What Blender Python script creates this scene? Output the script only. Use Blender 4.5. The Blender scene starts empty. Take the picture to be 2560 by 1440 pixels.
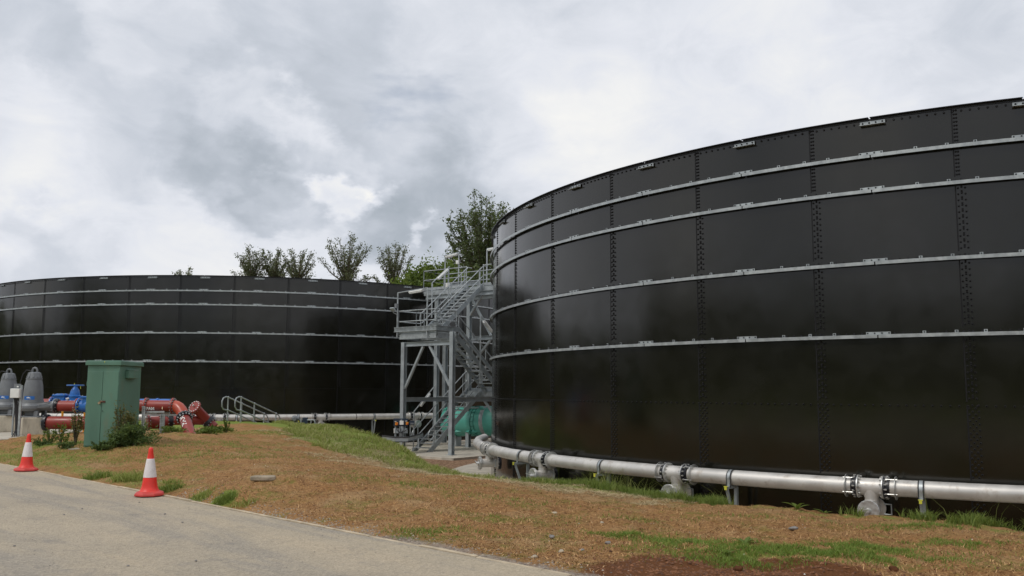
import bpy, math, random
import numpy as np
from mathutils import Vector, Matrix
random.seed(7); RNG = np.random.default_rng(7)
SC = bpy.context.scene
COL = SC.collection
pi = math.pi
Z = Vector((0, 0, 1))
# ------------------------------------------------------------------ camera
FPX, PITCH, ROLL, EYE = 2241.17, 0.1144, 0.0039, 1.7455
_c, _s = math.cos(ROLL), math.sin(ROLL)
R0 = Vector((1, 0, 0)); FW = Vector((0, math.cos(PITCH), math.sin(PITCH))); U0 = Vector((0, -math.sin(PITCH), math.cos(PITCH)))
cam_d = bpy.data.cameras.new('camera'); cam = bpy.data.objects.new('camera', cam_d); COL.objects.link(cam)
rt = R0*_c + U0*_s; up = U0*_c - R0*_s
cam.matrix_world = Matrix(((rt.x, up.x, -FW.x, 0), (rt.y, up.y, -FW.y, 0), (rt.z, up.z, -FW.z, EYE), (0, 0, 0, 1)))
cam_d.sensor_width = 36; cam_d.lens = FPX/2560*36; cam_d.clip_end = 6000; cam_d.clip_start = 0.05
SC.camera = cam
def ray(px, py):
    u, v = px-1280, py-720
    a, b = _c*u + _s*v, -_s*u + _c*v
    return R0*a + FW*FPX - U0*b
def at(px, py, Y):
    d = ray(px, py); k = Y/d.y
    return Vector((d.x*k, Y, EYE + d.z*k))
def gnd(px, py, z):
    d = ray(px, py); k = (z-EYE)/d.z
    return Vector((d.x*k, d.y*k, z))
def xat(px, Y): return at(px, 975, Y).x
# ------------------------------------------------------------------ mesh builder
WL = {}
def V3(*a): return Vector(a)
class MB:
    def __init__(s): s.v = []; s.f = []; s.mi = []; s.m = 0
    def add(s, vs, fs):
        b = len(s.v); s.v += [tuple(v) for v in vs]
        s.f += [tuple(b+i for i in f) for f in fs]; s.mi += [s.m]*len(fs)
    def box(s, c, size, ax=None, taper=1.0):
        x, y, z = ax or (V3(1,0,0), V3(0,1,0), Z)
        c = Vector(c); a, b, h = size[0]/2, size[1]/2, size[2]/2
        vs = []
        for k in (-1, 1):
            q = 1 if k < 0 else taper
            for i, j in ((-1,-1),(1,-1),(1,1),(-1,1)): vs.append(c + x*(a*i*q) + y*(b*j*q) + z*(h*k))
        s.add(vs, [(3,2,1,0),(4,5,6,7),(0,1,5,4),(1,2,6,5),(2,3,7,6),(3,0,4,7)])
    def bar(s, p, q, w, h, upv=Z):
        p, q = Vector(p), Vector(q); d = q-p; L = d.length; d.normalize()
        sd = d.cross(upv)
        if sd.length < 1e-4: sd = d.cross(V3(1,0,0))
        sd.normalize(); u = sd.cross(d)
        s.box((p+q)/2, (L, w, h), (d, sd, u))
    def hsec(s, p, q, w, h, upv=Z, t=.018):
        "H section: flanges lie along upv, w wide; h deep"
        p, q = Vector(p), Vector(q); d = (q-p).normalized(); sd = d.cross(upv).normalized(); u = sd.cross(d)
        o = u*(h/2-t/2)
        s.bar(p+o, q+o, w, t, upv); s.bar(p-o, q-o, w, t, upv); s.bar(p, q, t*.7, h-2*t, upv)
    def tube(s, pts, r, n=8, cap=True, closed=False):
        pts = [Vector(p) for p in pts]; m = len(pts)
        rs = r if isinstance(r, (list, tuple)) else [r]*m
        vs = []; fs = []; nrm = None
        for i, p in enumerate(pts):
            if closed: d = pts[(i+1) % m]-pts[i-1]
            else: d = pts[min(i+1, m-1)]-pts[max(i-1, 0)]
            d.normalize()
            if nrm is None:
                nrm = d.cross(Z)
                if nrm.length < 1e-3: nrm = d.cross(V3(1,0,0))
            nrm = nrm - d*nrm.dot(d); nrm.normalize(); b = d.cross(nrm)
            for k in range(n):
                a = 2*pi*k/n; vs.append(p + (nrm*math.cos(a)+b*math.sin(a))*rs[i])
        for i in range(m if closed else m-1):
            i2 = (i+1) % m
            for k in range(n):
                k2 = (k+1) % n; fs.append((i*n+k, i*n+k2, i2*n+k2, i2*n+k))
        if cap and not closed:
            fs.append(tuple(range(n-1, -1, -1))); fs.append(tuple((m-1)*n+k for k in range(n)))
        s.add(vs, fs)
    def lathe(s, base, axis, prof, n=20, cap=True, sq=None):
        base = Vector(base); d = Vector(axis).normalized()
        x = d.cross(Z)
        if x.length < 1e-3: x = V3(1,0,0)
        x.normalize(); y = d.cross(x); vs = []; fs = []
        for r, h in prof:
            for k in range(n):
                a = 2*pi*(k+.5)/n; vs.append(base + d*h + (x*math.cos(a)+y*math.sin(a))*r)
        m = len(prof)
        for i in range(m-1):
            for k in range(n):
                k2 = (k+1) % n; fs.append((i*n+k, i*n+k2, (i+1)*n+k2, (i+1)*n+k))
        if cap:
            fs.append(tuple(range(n-1, -1, -1))); fs.append(tuple((m-1)*n+k for k in range(n)))
        s.add(vs, fs)
    def disc(s, c, axis, r, t, n=20):
        d = Vector(axis).normalized(); s.lathe(Vector(c)-d*(t/2), d, [(r-.004, 0), (r, .004), (r, t-.004), (r-.004, t)], n)
    def bolts(s, c, axis, R, k, r=.014, h=.03, a0=.2):
        c = Vector(c); d = Vector(axis).normalized(); x = d.cross(Z)
        if x.length < 1e-3: x = V3(1,0,0)
        x.normalize(); y = d.cross(x)
        for i in range(k):
            a = a0+2*pi*i/k; p = c+(x*math.cos(a)+y*math.sin(a))*R
            s.lathe(p-d*(h/2), d, [(r, 0), (r, h)], 6)
    def prism(s, poly, z0, z1):
        n = len(poly); vs = [(p[0], p[1], z0) for p in poly]+[(p[0], p[1], z1) for p in poly]
        s.add(vs, [tuple(range(n-1, -1, -1)), tuple(range(n, 2*n))]+[(i, (i+1) % n, n+(i+1) % n, n+i) for i in range(n)])
    def blob(s, c, rad, seed=0, rough=.25, nu=10, nv=6, flat=1.0):
        rd = random.Random(seed); c = Vector(c); vs = []; fs = []
        ph = [rd.uniform(0, 6.28) for _ in range(6)]
        for i in range(nv+1):
            th = pi*i/nv
            for k in range(nu):
                a = 2*pi*k/nu
                q = 1+rough*(math.sin(2*a+ph[0]+th)*.5+math.sin(3*th+ph[1]+a)*.4+math.sin(5*a+ph[2])*.25)+rd.uniform(-.5, .5)*rough*.4
                if i in (0, nv): q = 1
                vs.append(c+V3(math.sin(th)*math.cos(a)*rad[0]*q, math.sin(th)*math.sin(a)*rad[1]*q, math.cos(th)*rad[2]*q*flat))
        for i in range(nv):
            for k in range(nu):
                k2 = (k+1) % nu; fs.append((i*nu+k, (i+1)*nu+k, (i+1)*nu+k2, i*nu+k2))
        s.add(vs, fs)
    def build(s, name, mats, parent=None, loc=None, smooth=32, bevel=0):
        me = bpy.data.meshes.new(name)
        o = bpy.data.objects.new(name, me); COL.objects.link(o)
        w = WL[parent] if parent is not None else Vector(loc if loc is not None else (0, 0, 0))
        me.from_pydata([(x-w.x, y-w.y, z-w.z) for x, y, z in s.v], [], s.f)
        if not isinstance(mats, (list, tuple)): mats = [mats]
        for m in mats: me.materials.append(m)
        if len(mats) > 1: me.polygons.foreach_set('material_index', s.mi)
        if smooth:
            me.shade_smooth(); me.set_sharp_from_angle(angle=math.radians(smooth))
        me.update()
        if parent is not None: o.parent = parent
        else: o.location = w
        WL[o] = w
        if bevel:
            b = o.modifiers.new('bevel', 'BEVEL'); b.width = bevel; b.segments = 2; b.limit_method = 'ANGLE'
        return o
def tag(o, label=None, cat=None, group=None, kind=None):
    if label: o['label'] = label
    if cat: o['category'] = cat
    if group: o['group'] = group
    if kind: o['kind'] = kind
    return o
def thing(name, loc, label, cat, group=None):
    o = bpy.data.objects.new(name, None); COL.objects.link(o); o.location = loc; o.empty_display_size = .2
    WL[o] = Vector(loc); return tag(o, label, cat, group)
def npmesh(name, verts, faces, mat, parent=None, loc=(0,0,0), smooth=False):
    me = bpy.data.meshes.new(name); w = WL[parent] if parent is not None else Vector(loc)
    verts = np.asarray(verts, float)-np.array(w)
    nf, k = faces.shape
    me.vertices.add(len(verts)); me.vertices.foreach_set('co', verts.ravel())
    me.loops.add(nf*k); me.loops.foreach_set('vertex_index', faces.ravel().astype(np.int32))
    me.polygons.add(nf); me.polygons.foreach_set('loop_start', np.arange(nf, dtype=np.int32)*k)
    me.update(calc_edges=True); me.validate()
    me.materials.append(mat)
    if smooth: me.shade_smooth()
    o = bpy.data.objects.new(name, me); COL.objects.link(o)
    if parent is not None: o.parent = parent
    else: o.location = w
    WL[o] = w; return o
def copy_tree(o, loc, rz=0, parent=None):
    c = o.copy(); COL.objects.link(c)
    if parent is None: c.location = loc; c.rotation_euler = (0, 0, rz)
    else: c.parent = parent
    for ch in list(o.children): copy_tree(ch, None, 0, c)
    return c
# ------------------------------------------------------------------ materials
def nt(name):
    m = bpy.data.materials.new(name); m.use_nodes = True; t = m.node_tree; t.nodes.clear()
    out = t.nodes.new('ShaderNodeOutputMaterial'); return m, t, out
def N(t, typ, **kw):
    n = t.nodes.new(typ)
    for k, v in kw.items():
        if k.startswith('i_'): n.inputs[k[2:].replace('_', ' ')].default_value = v
        else: setattr(n, k, v)
    return n
def mixc(t, fac, a, b, blend='MIX'):
    n = t.nodes.new('ShaderNodeMix'); n.data_type = 'RGBA'; n.blend_type = blend
    for sock, val in ((n.inputs[0], fac), (n.inputs[6], a), (n.inputs[7], b)):
        if hasattr(val, 'is_output') or isinstance(val, bpy.types.NodeSocket): t.links.new(val, sock)
        elif isinstance(val, (int, float)): sock.default_value = val
        else: sock.default_value = (*val[:3], 1)
    return n.outputs[2]
def math_(t, op, a, b=0.0, c=None, clamp=False):
    n = t.nodes.new('ShaderNodeMath'); n.operation = op; n.use_clamp = clamp
    for i, val in enumerate((a, b) if c is None else (a, b, c)):
        if isinstance(val, bpy.types.NodeSocket): t.links.new(val, n.inputs[i])
        else: n.inputs[i].default_value = val
    return n.outputs[0]
def smooth_(t, x, lo, hi, a=0.0, b=1.0):
    n = t.nodes.new('ShaderNodeMapRange'); n.interpolation_type = 'SMOOTHSTEP'
    t.links.new(x, n.inputs[0])
    for i, v in enumerate((lo, hi, a, b)): n.inputs[i+1].default_value = v
    return n.outputs[0]
def noise(t, vec, scale, detail=4, rough=.55, dist=0):
    n = N(t, 'ShaderNodeTexNoise'); n.inputs['Scale'].default_value = scale; n.inputs['Detail'].default_value = detail
    n.inputs['Roughness'].default_value = rough; n.inputs['Distortion'].default_value = dist
    if vec is not None: t.links.new(vec, n.inputs['Vector'])
    return n.outputs['Fac']
def obco(t, scale=None):
    tc = N(t, 'ShaderNodeTexCoord'); v = tc.outputs['Object']
    if scale:
        mp = N(t, 'ShaderNodeMapping'); mp.inputs['Scale'].default_value = scale; t.links.new(v, mp.inputs[0]); v = mp.outputs[0]
    return v
def pm(name, col, rough=.5, metal=0, var=.2, vs=3, bump=.05, bs=60, spec=.5, dirt=None, dirt_amt=.3, stretch=None, rvar=.1):
    m, t, out = nt(name); b = N(t, 'ShaderNodeBsdfPrincipled'); t.links.new(b.outputs[0], out.inputs[0])
    v = obco(t, stretch); n1 = noise(t, v, vs, 5)
    dark = tuple(c*(1-var) for c in col); lite = tuple(min(1, c*(1+var)) for c in col)
    c = mixc(t, smooth_(t, n1, .3, .7), dark, lite)
    if dirt:
        n2 = noise(t, v, vs*2.3, 6, .65); c = mixc(t, smooth_(t, n2, .52, .75, 0, dirt_amt), c, dirt)
    t.links.new(c, b.inputs['Base Color']); b.inputs['Metallic'].default_value = metal
    b.inputs['Specular IOR Level'].default_value = spec
    t.links.new(smooth_(t, n1, .25, .75, max(.02, rough-rvar), min(1, rough+rvar)), b.inputs['Roughness'])
    if bump:
        bp = N(t, 'ShaderNodeBump'); bp.inputs['Strength'].default_value = bump; bp.inputs['Distance'].default_value = .01
        t.links.new(noise(t, v, bs, 4), bp.inputs['Height']); t.links.new(bp.outputs[0], b.inputs['Normal'])
    return m
def leafmat(name, a, b_, trans=.35, spread=1.0):
    m, t, out = nt(name)
    g = N(t, 'ShaderNodeNewGeometry'); r = g.outputs['Random Per Island']
    c = mixc(t, r, a, b_)
    d = N(t, 'ShaderNodeBsdfPrincipled'); d.inputs['Roughness'].default_value = .55; d.inputs['Specular IOR Level'].default_value = .3
    tr = N(t, 'ShaderNodeBsdfTranslucent'); t.links.new(c, d.inputs['Base Color']); t.links.new(mixc(t, .5, c, (.18, .22, .03)), tr.inputs[0])
    mx = N(t, 'ShaderNodeMixShader'); mx.inputs[0].default_value = trans
    t.links.new(d.outputs[0], mx.inputs[1]); t.links.new(tr.outputs[0], mx.inputs[2]); t.links.new(mx.outputs[0], out.inputs[0])
    return m
galv = pm('galvanised_steel', (.40, .43, .44), .42, .55, .18, 6, .04, 90, dirt=(.24, .25, .25), dirt_amt=.5)
galv_d = pm('grey_painted_steel', (.34, .375, .39), .5, .3, .15, 2.5, .03, 80, dirt=(.2, .19, .17), dirt_amt=.4)
stain = pm('stainless_pipe', (.63, .61, .575), .46, .40, .10, 2.2, .03, 50, dirt=(.36, .30, .24), dirt_amt=.6)
weldm = pm('weld_seam', (.30, .28, .27), .35, .7, .4, 9, .05, 60)
bright = pm('bright_steel', (.58, .58, .56), .40, .75, .1, 20, .02, 60)
blackm = pm('black_coating', (.012, .013, .018), .35, 0, .3, 8, .05, 60)
boltm = pm('bolt_cap', (.010, .010, .012), .55, 0, .2, 8, 0, 60, spec=.25)
rubber = pm('black_rubber', (.02, .02, .022), .7, 0, .2, 8, .05, 60)
redp = pm('red_pipe_paint', (.27, .036, .026), .42, 0, .14, 2.5, .03, 40, dirt=(.22, .05, .035), dirt_amt=.5)
redo = pm('orange_red_paint', (.42, .066, .030), .38, 0, .12, 2.5, .02, 40)
bluep = pm('blue_valve_paint', (.020, .14, .46), .35, 0, .15, 5, .03, 50)
greyp = pm('grey_pump_paint', (.165, .175, .185), .42, 0, .12, 4, .03, 50)
greenc = pm('green_cabinet_paint', (.098, .205, .150), .5, 0, .14, 1.8, .03, 30, dirt=(.155, .19, .125), dirt_amt=.65, stretch=(1, 1, .35))
concm = pm('concrete', (.46, .42, .35), .85, 0, .2, 2.2, .25, 45, spec=.2, dirt=(.30, .26, .21), dirt_amt=.55)
pedm = pm('stained_concrete', (.50, .45, .36), .85, 0, .3, 3.5, .25, 45, spec=.2, dirt=(.26, .22, .17), dirt_amt=.6, stretch=(1, 1, .5))
tealm = pm('teal_paint', (.10, .40, .325), .35, 0, .08, 2, .02, 40)
teald = pm('dark_teal_paint', (.012, .17, .14), .4, 0, .1, 4, .02, 40)
whitep = pm('white_plastic', (.78, .78, .75), .4, 0, .06, 5, .01, 40)
yelp = pm('yellow_cap', (.62, .60, .06), .5, 0, .1, 8, .01, 40)
orgp = pm('amber_paint', (.72, .30, .02), .5, 0, .1, 8, .01, 40)
conered = pm('cone_red', (.80, .040, .026), .45, 0, .10, 7, .03, 60, dirt=(.42, .10, .07), dirt_amt=.5)
coneb = pm('cone_foot', (.58, .055, .045), .6, 0, .12, 6, .08, 60, dirt=(.40, .10, .08), dirt_amt=.6)
conew = pm('cone_sleeve', (.76, .71, .71), .5, 0, .06, 8, .02, 60, dirt=(.50, .43, .40), dirt_amt=.55)
brass = pm('brass_padlock', (.55, .42, .28), .35, .8, .15, 20, 0)
rust = pm('rusty_hasp', (.10, .035, .025), .7, .2, .3, 20, .1)
panelb = pm('navy_board', (.02, .035, .06), .4, 0, .1, 5, .02, 40)
stone = pm('pale_stone', (.42, .36, .27), .9, 0, .3, 6, .4, 30, spec=.2)
stoneg = pm('grey_stone', (.24, .23, .22), .9, 0, .3, 9, .4, 30, spec=.2)
barkm = pm('bark', (.10, .085, .06), .9, 0, .3, 4, .4, 20, spec=.2)
tree_leaf = leafmat('tree_leaves', (.050, .078, .030), (.135, .175, .070), .35)
ash_leaf = leafmat('grey_green_leaves', (.075, .095, .052), (.18, .205, .115), .35)
bush_leaf = leafmat('bush_leaves', (.075, .13, .025), (.21, .28, .06), .4)
shrub_leaf = leafmat('shrub_leaves', (.055, .10, .030), (.16, .23, .075), .4)
dry_leaf = leafmat('reddish_leaves', (.08, .12, .035), (.26, .20, .09), .4)
grass_m = leafmat('grass_blades', (.19, .25, .045), (.50, .52, .17), .4)
dark_grass = leafmat('dark_grass', (.095, .155, .025), (.29, .36, .085), .4)
patch_leaf = leafmat('seedling_grass', (.11, .19, .028), (.29, .40, .08), .4)
straw_m = leafmat('dead_grass', (.36, .27, .13), (.68, .55, .34), .15)
chip_m = leafmat('wood_chips', (.11, .045, .016), (.62, .38, .17), 0)
def tank_mat():
    m, t, out = nt('dark_coated_panels'); b = N(t, 'ShaderNodeBsdfPrincipled'); t.links.new(b.outputs[0], out.inputs[0])
    v = obco(t); n1 = noise(t, v, .8, 3)
    t.links.new(mixc(t, n1, (.0065, .0062, .0038), (.0095, .009, .0056)), b.inputs['Base Color'])
    t.links.new(smooth_(t, noise(t, v, 2.2, 5), .3, .7, .13, .19), b.inputs['Roughness'])
    b.inputs['Specular IOR Level'].default_value = .56
    bp = N(t, 'ShaderNodeBump'); bp.inputs['Strength'].default_value = .09; bp.inputs['Distance'].default_value = .05
    t.links.new(noise(t, v, .9, 2, .4), bp.inputs['Height']); t.links.new(bp.outputs[0], b.inputs['Normal'])
    return m
tankm = tank_mat()
# ------------------------------------------------------------------ sky and sun
SUN_EL, SUN_AZ = math.radians(52), math.radians(232)     # azimuth clockwise from +Y
def make_world():
    w = bpy.data.worlds.new('World'); SC.world = w; w.use_nodes = True; t = w.node_tree; t.nodes.clear()
    out = t.nodes.new('ShaderNodeOutputWorld'); bg = t.nodes.new('ShaderNodeBackground'); t.links.new(bg.outputs[0], out.inputs[0])
    sky = N(t, 'ShaderNodeTexSky', sky_type='NISHITA', sun_disc=False); sky.sun_elevation = SUN_EL; sky.sun_rotation = SUN_AZ
    sky.air_density = 1; sky.dust_density = 2
    tc = N(t, 'ShaderNodeTexCoord'); v = tc.outputs['Generated']
    S = .1
    def vm(op, a, b=None, scale=None):
        n = N(t, 'ShaderNodeVectorMath', operation=op)
        for i, x in enumerate((a, b)):
            if x is None: continue
            if isinstance(x, bpy.types.NodeSocket): t.links.new(x, n.inputs[i])
            else: n.inputs[i].default_value = x
        if scale is not None: n.inputs['Scale'].default_value = scale
        return n
    sq = vm('MULTIPLY', v, (1, 1, 1.6)).outputs[0]
    nz = N(t, 'ShaderNodeTexNoise'); nz.inputs['Scale'].default_value = 7; nz.inputs['Detail'].default_value = 6; nz.inputs['Roughness'].default_value = .52
    t.links.new(sq, nz.inputs['Vector'])
    wv = vm('SCALE', vm('SUBTRACT', nz.outputs['Color'], (.5, .5, .5)).outputs[0], scale=.19).outputs[0]
    nz2 = N(t, 'ShaderNodeTexNoise'); nz2.inputs['Scale'].default_value = 26; nz2.inputs['Detail'].default_value = 7; nz2.inputs['Roughness'].default_value = .58
    t.links.new(sq, nz2.inputs['Vector'])
    wv = vm('ADD', wv, vm('SCALE', vm('SUBTRACT', nz2.outputs['Color'], (.5, .5, .5)).outputs[0], scale=.055).outputs[0]).outputs[0]
    wd = vm('ADD', v, wv).outputs[0]
    blobs = [(520,300,.17,-.17),(780,170,.16,-.05),(1010,330,.15,-.13),(600,455,.065,-.17),(720,470,.065,-.18),(500,420,.05,-.10),
             (1060,530,.10,-.26),(930,560,.05,-.16),(650,340,.07,.16),(770,370,.055,.16),(840,490,.042,.36),(905,470,.03,.2),(700,500,.04,.14),
             (1075,568,.022,.22),(180,330,.16,.10),(300,520,.16,.12),(60,620,.06,-.12),(200,620,.06,-.12),(420,60,.08,.16),(20,60,.07,-.12),(60,300,.24,-.09),(330,180,.12,-.06),
             (1450,160,.22,.02),(1350,60,.10,-.06),(1750,250,.10,-.05),(2300,60,.12,-.07),(2480,200,.08,-.05),(900,30,.07,-.10),(1550,370,.10,.12),(2050,190,.16,.10),(2500,110,.12,-.04),(620,620,.10,.06),(1000,640,.06,.12),(1250,420,.12,-.08)]
    c = math_(t, 'ADD', math_(t, 'MULTIPLY', math_(t, 'SUBTRACT', noise(t, sq, 3.2, 7, .55, .3), .5), .36), .76)
    c = math_(t, 'ADD', c, math_(t, 'MULTIPLY', math_(t, 'SUBTRACT', noise(t, sq, 11, 9, .60, .9), .5), .34))
    sx = N(t, 'ShaderNodeSeparateXYZ'); t.links.new(v, sx.inputs[0])
    c = math_(t, 'ADD', c, math_(t, 'MULTIPLY', math_(t, 'SUBTRACT', noise(t, v, 2.6, 3, .5, .4), .52), smooth_(t, sx.outputs[1], .25, -.25, 0, 1.3)))
    for px, py, r, a in blobs:
        d = ray(px, py).normalized()
        ds = vm('DISTANCE', wd, tuple(d)).outputs['Value']
        c = math_(t, 'ADD', c, smooth_(t, ds, r*1.12, r*(.62 if r < .09 else .42), 0, a))
    c = math_(t, 'MAXIMUM', math_(t, 'MINIMUM', c, 1), 0)
    cr = N(t, 'ShaderNodeValToRGB'); t.links.new(c, cr.inputs[0]); e = cr.color_ramp.elements
    cols = [(0.0, (.32, .375, .42)), (.34, (.43, .475, .535)), (.58, (.595, .635, .705)), (.78, (.77, .795, .855)), (1.0, (.93, .925, .905))]
    e[0].position = 0; e[1].position = 1
    for p, _ in cols[1:-1]: e.new(p)
    for i, (p, cc) in enumerate(cols): e[i].position = p; e[i].color = (*[x/S for x in cc], 1)
    gap = smooth_(t, noise(t, vm('MULTIPLY', v, (1, 1, 3)).outputs[0], 4.5, 5, .55), .63, .78, 0, .35)
    col = mixc(t, gap, cr.outputs[0], sky.outputs[0])
    t.links.new(col, bg.inputs[0]); bg.inputs[1].default_value = S
make_world()
sd = bpy.data.lights.new('sun', 'SUN'); sd.energy = 1.3; sd.angle = math.radians(14); sd.color = (1, .955, .88)
so = bpy.data.objects.new('sun', sd); COL.objects.link(so); so.location = (-20, -20, 40)
sdir = V3(math.sin(SUN_AZ)*math.cos(SUN_EL), math.cos(SUN_AZ)*math.cos(SUN_EL), math.sin(SUN_EL))
so.rotation_euler = sdir.to_track_quat('Z', 'Y').to_euler()
SC.view_settings.view_transform = 'Standard'; SC.view_settings.look = 'None'; SC.view_settings.exposure = 0; SC.view_settings.gamma = 1
SC.cycles.max_bounces = 8; SC.cycles.transparent_max_bounces = 8
# ------------------------------------------------------------------ terrain
NC = V3(15.955, 30.971, 0); NR = 16.6; NT0, NDT = 4.2270, -.15708
LC = V3(-16.512, 61.494, 0); LR = 17.435; LT0, LDT, LZ = -2.1640, .1496, .32
FLOOR, PAD, ROADZ = -1.2, -1.1, .065
K0, K1 = gnd(0, 1160, ROADZ), gnd(1250, 1405, ROADZ)
KD = (K1-K0).normalized(); KN = V3(-KD.y, KD.x, 0)       # KN points to the verge
KA, KB = K0-KD*60, K1+KD*40
crest_px = [(480,1052,39),(700,1058,37),(780,1066,34),(850,1072,32),(930,1090,30),(990,1118,27.5),(1020,1153,25.5),(1150,1191,23),(1260,1206,21.5),
            (1500,1221,19),(1700,1257,17),(1900,1268,16),(2150,1290,15),(2300,1297,14.5),(2560,1325,13.3)]
crest3 = [at(*p) for p in crest_px]
cz_end = crest3[-1].z
crest3 = [V3(-70, 40, .42), V3(-30, 39.5, .42)] + crest3
for a in range(0, 100, 12):
    th = math.radians(-112+a); crest3.append(V3(NC.x+(NR+2.9)*math.cos(th), NC.y+(NR+2.9)*math.sin(th), cz_end-.02))
ctrl = [tuple(p) for p in crest3]
for k in np.linspace(-30, 26, 24):
    p = K0+KD*(k+4); ctrl.append((p.x, p.y, ROADZ+.015))
for px, py, Y in [(0,1098,24.8),(-500,1100,25),(250,1109,22),(330,1110,21.6),(485,1090,25),(540,1077,30.5),(300,1068,32),(-900,1080,33),(660,1198,14.2),(1000,1300,11.6),(800,1160,19.2)]:
    ctrl.append(tuple(at(px, py, Y)))
ctrl = np.array(ctrl); CP = ctrl[:, :2]
def _rbf():
    D = np.sqrt(((CP[:, None]-CP[None])**2).sum(-1)+.3); n = len(CP)
    A = np.zeros((n+1, n+1)); A[:n, :n] = D+np.eye(n)*.0; A[:n, n] = 1; A[n, :n] = 1
    return np.linalg.solve(A, np.append(ctrl[:, 2], 0))
RW = _rbf()
def rbf(P):
    o = np.empty(len(P))
    for i in range(0, len(P), 20000):
        q = P[i:i+20000]; o[i:i+20000] = np.sqrt(((q[:, None]-CP[None])**2).sum(-1)+.3)@RW[:-1]+RW[-1]
    return o
CR = np.array([(p.x, p.y) for p in crest3])
def crest_dist(P):
    best = np.full(len(P), 1e9); sg = np.zeros(len(P)); near = np.zeros_like(P)
    for a, b in zip(CR[:-1], CR[1:]):
        d = b-a; L2 = d@d; tt = np.clip(((P-a)@d)/L2, 0, 1); q = a+tt[:, None]*d
        ds = np.sqrt(((P-q)**2).sum(1)); cr = d[0]*(P[:, 1]-a[1])-d[1]*(P[:, 0]-a[0])
        m = ds < best-1e-9; best[m] = ds[m]; sg[m] = np.sign(cr[m]); near[m] = q[m]
    return best*sg, near
def kerb_dist(P): return (P[:, 0]-K0.x)*KN.x+(P[:, 1]-K0.y)*KN.y
def vnoise(P, s, seed=0):
    x = P[:, 0]*s+seed*17.3; y = P[:, 1]*s-seed*9.1; xi = np.floor(x); yi = np.floor(y); fx = x-xi; fy = y-yi
    fx = fx*fx*(3-2*fx); fy = fy*fy*(3-2*fy)
    h = lambda a, b: np.modf(np.abs(np.sin(a*127.1+b*311.7+seed)*43758.5453))[0]
    return (h(xi,yi)*(1-fx)+h(xi+1,yi)*fx)*(1-fy)+(h(xi,yi+1)*(1-fx)+h(xi+1,yi+1)*fx)*fy
def hz(P, micro=True):
    P = np.asarray(P, float).reshape(-1, 2)
    dc, near = crest_dist(P); dk = kerb_dist(P)
    zp = rbf(P); zn = rbf(near)
    z = np.where(dc > 0, zn-.72*np.maximum(0, np.sqrt(dc*dc+.04)-.2), zp)
    z = np.where(dc > 0, np.maximum(z, FLOOR), z)
    far = np.sqrt((P**2).sum(1))
    if micro:
        amp = np.where((dk > .15) & (dc < 1.6), 1, 0)
        z = z+amp*np.clip(dk*.8, 0, 1)*((vnoise(P, 1.1, 1)-.5)*.08+(vnoise(P, 3.1, 2)-.5)*.07+(vnoise(P, 8, 3)-.5)*.05*(far < 30)+(vnoise(P, 21, 4)-.5)*.020*(far < 18))
    k = np.clip(dk/.35, 0, 1); z = np.where(dk < .35, (ROADZ-.03)*(1-k)+z*k, z)
    k = np.clip((far-90)/60, 0, 1); z = z*(1-k)+k*np.where(dc > 0, FLOOR, 0)
    return z
def hz1(x, y): return float(hz([(x, y)])[0])
def pxw(px, py):
    "where a line of sight meets the verge"
    d = ray(px, py); d.normalize(); T = np.linspace(5, 60, 2200)
    P = np.stack([d.x*T, d.y*T], 1); zz = EYE+d.z*T; h = hz(P, False); i = int(np.argmax(zz < h))
    return Vector((P[i, 0], P[i, 1], h[i]))
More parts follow.
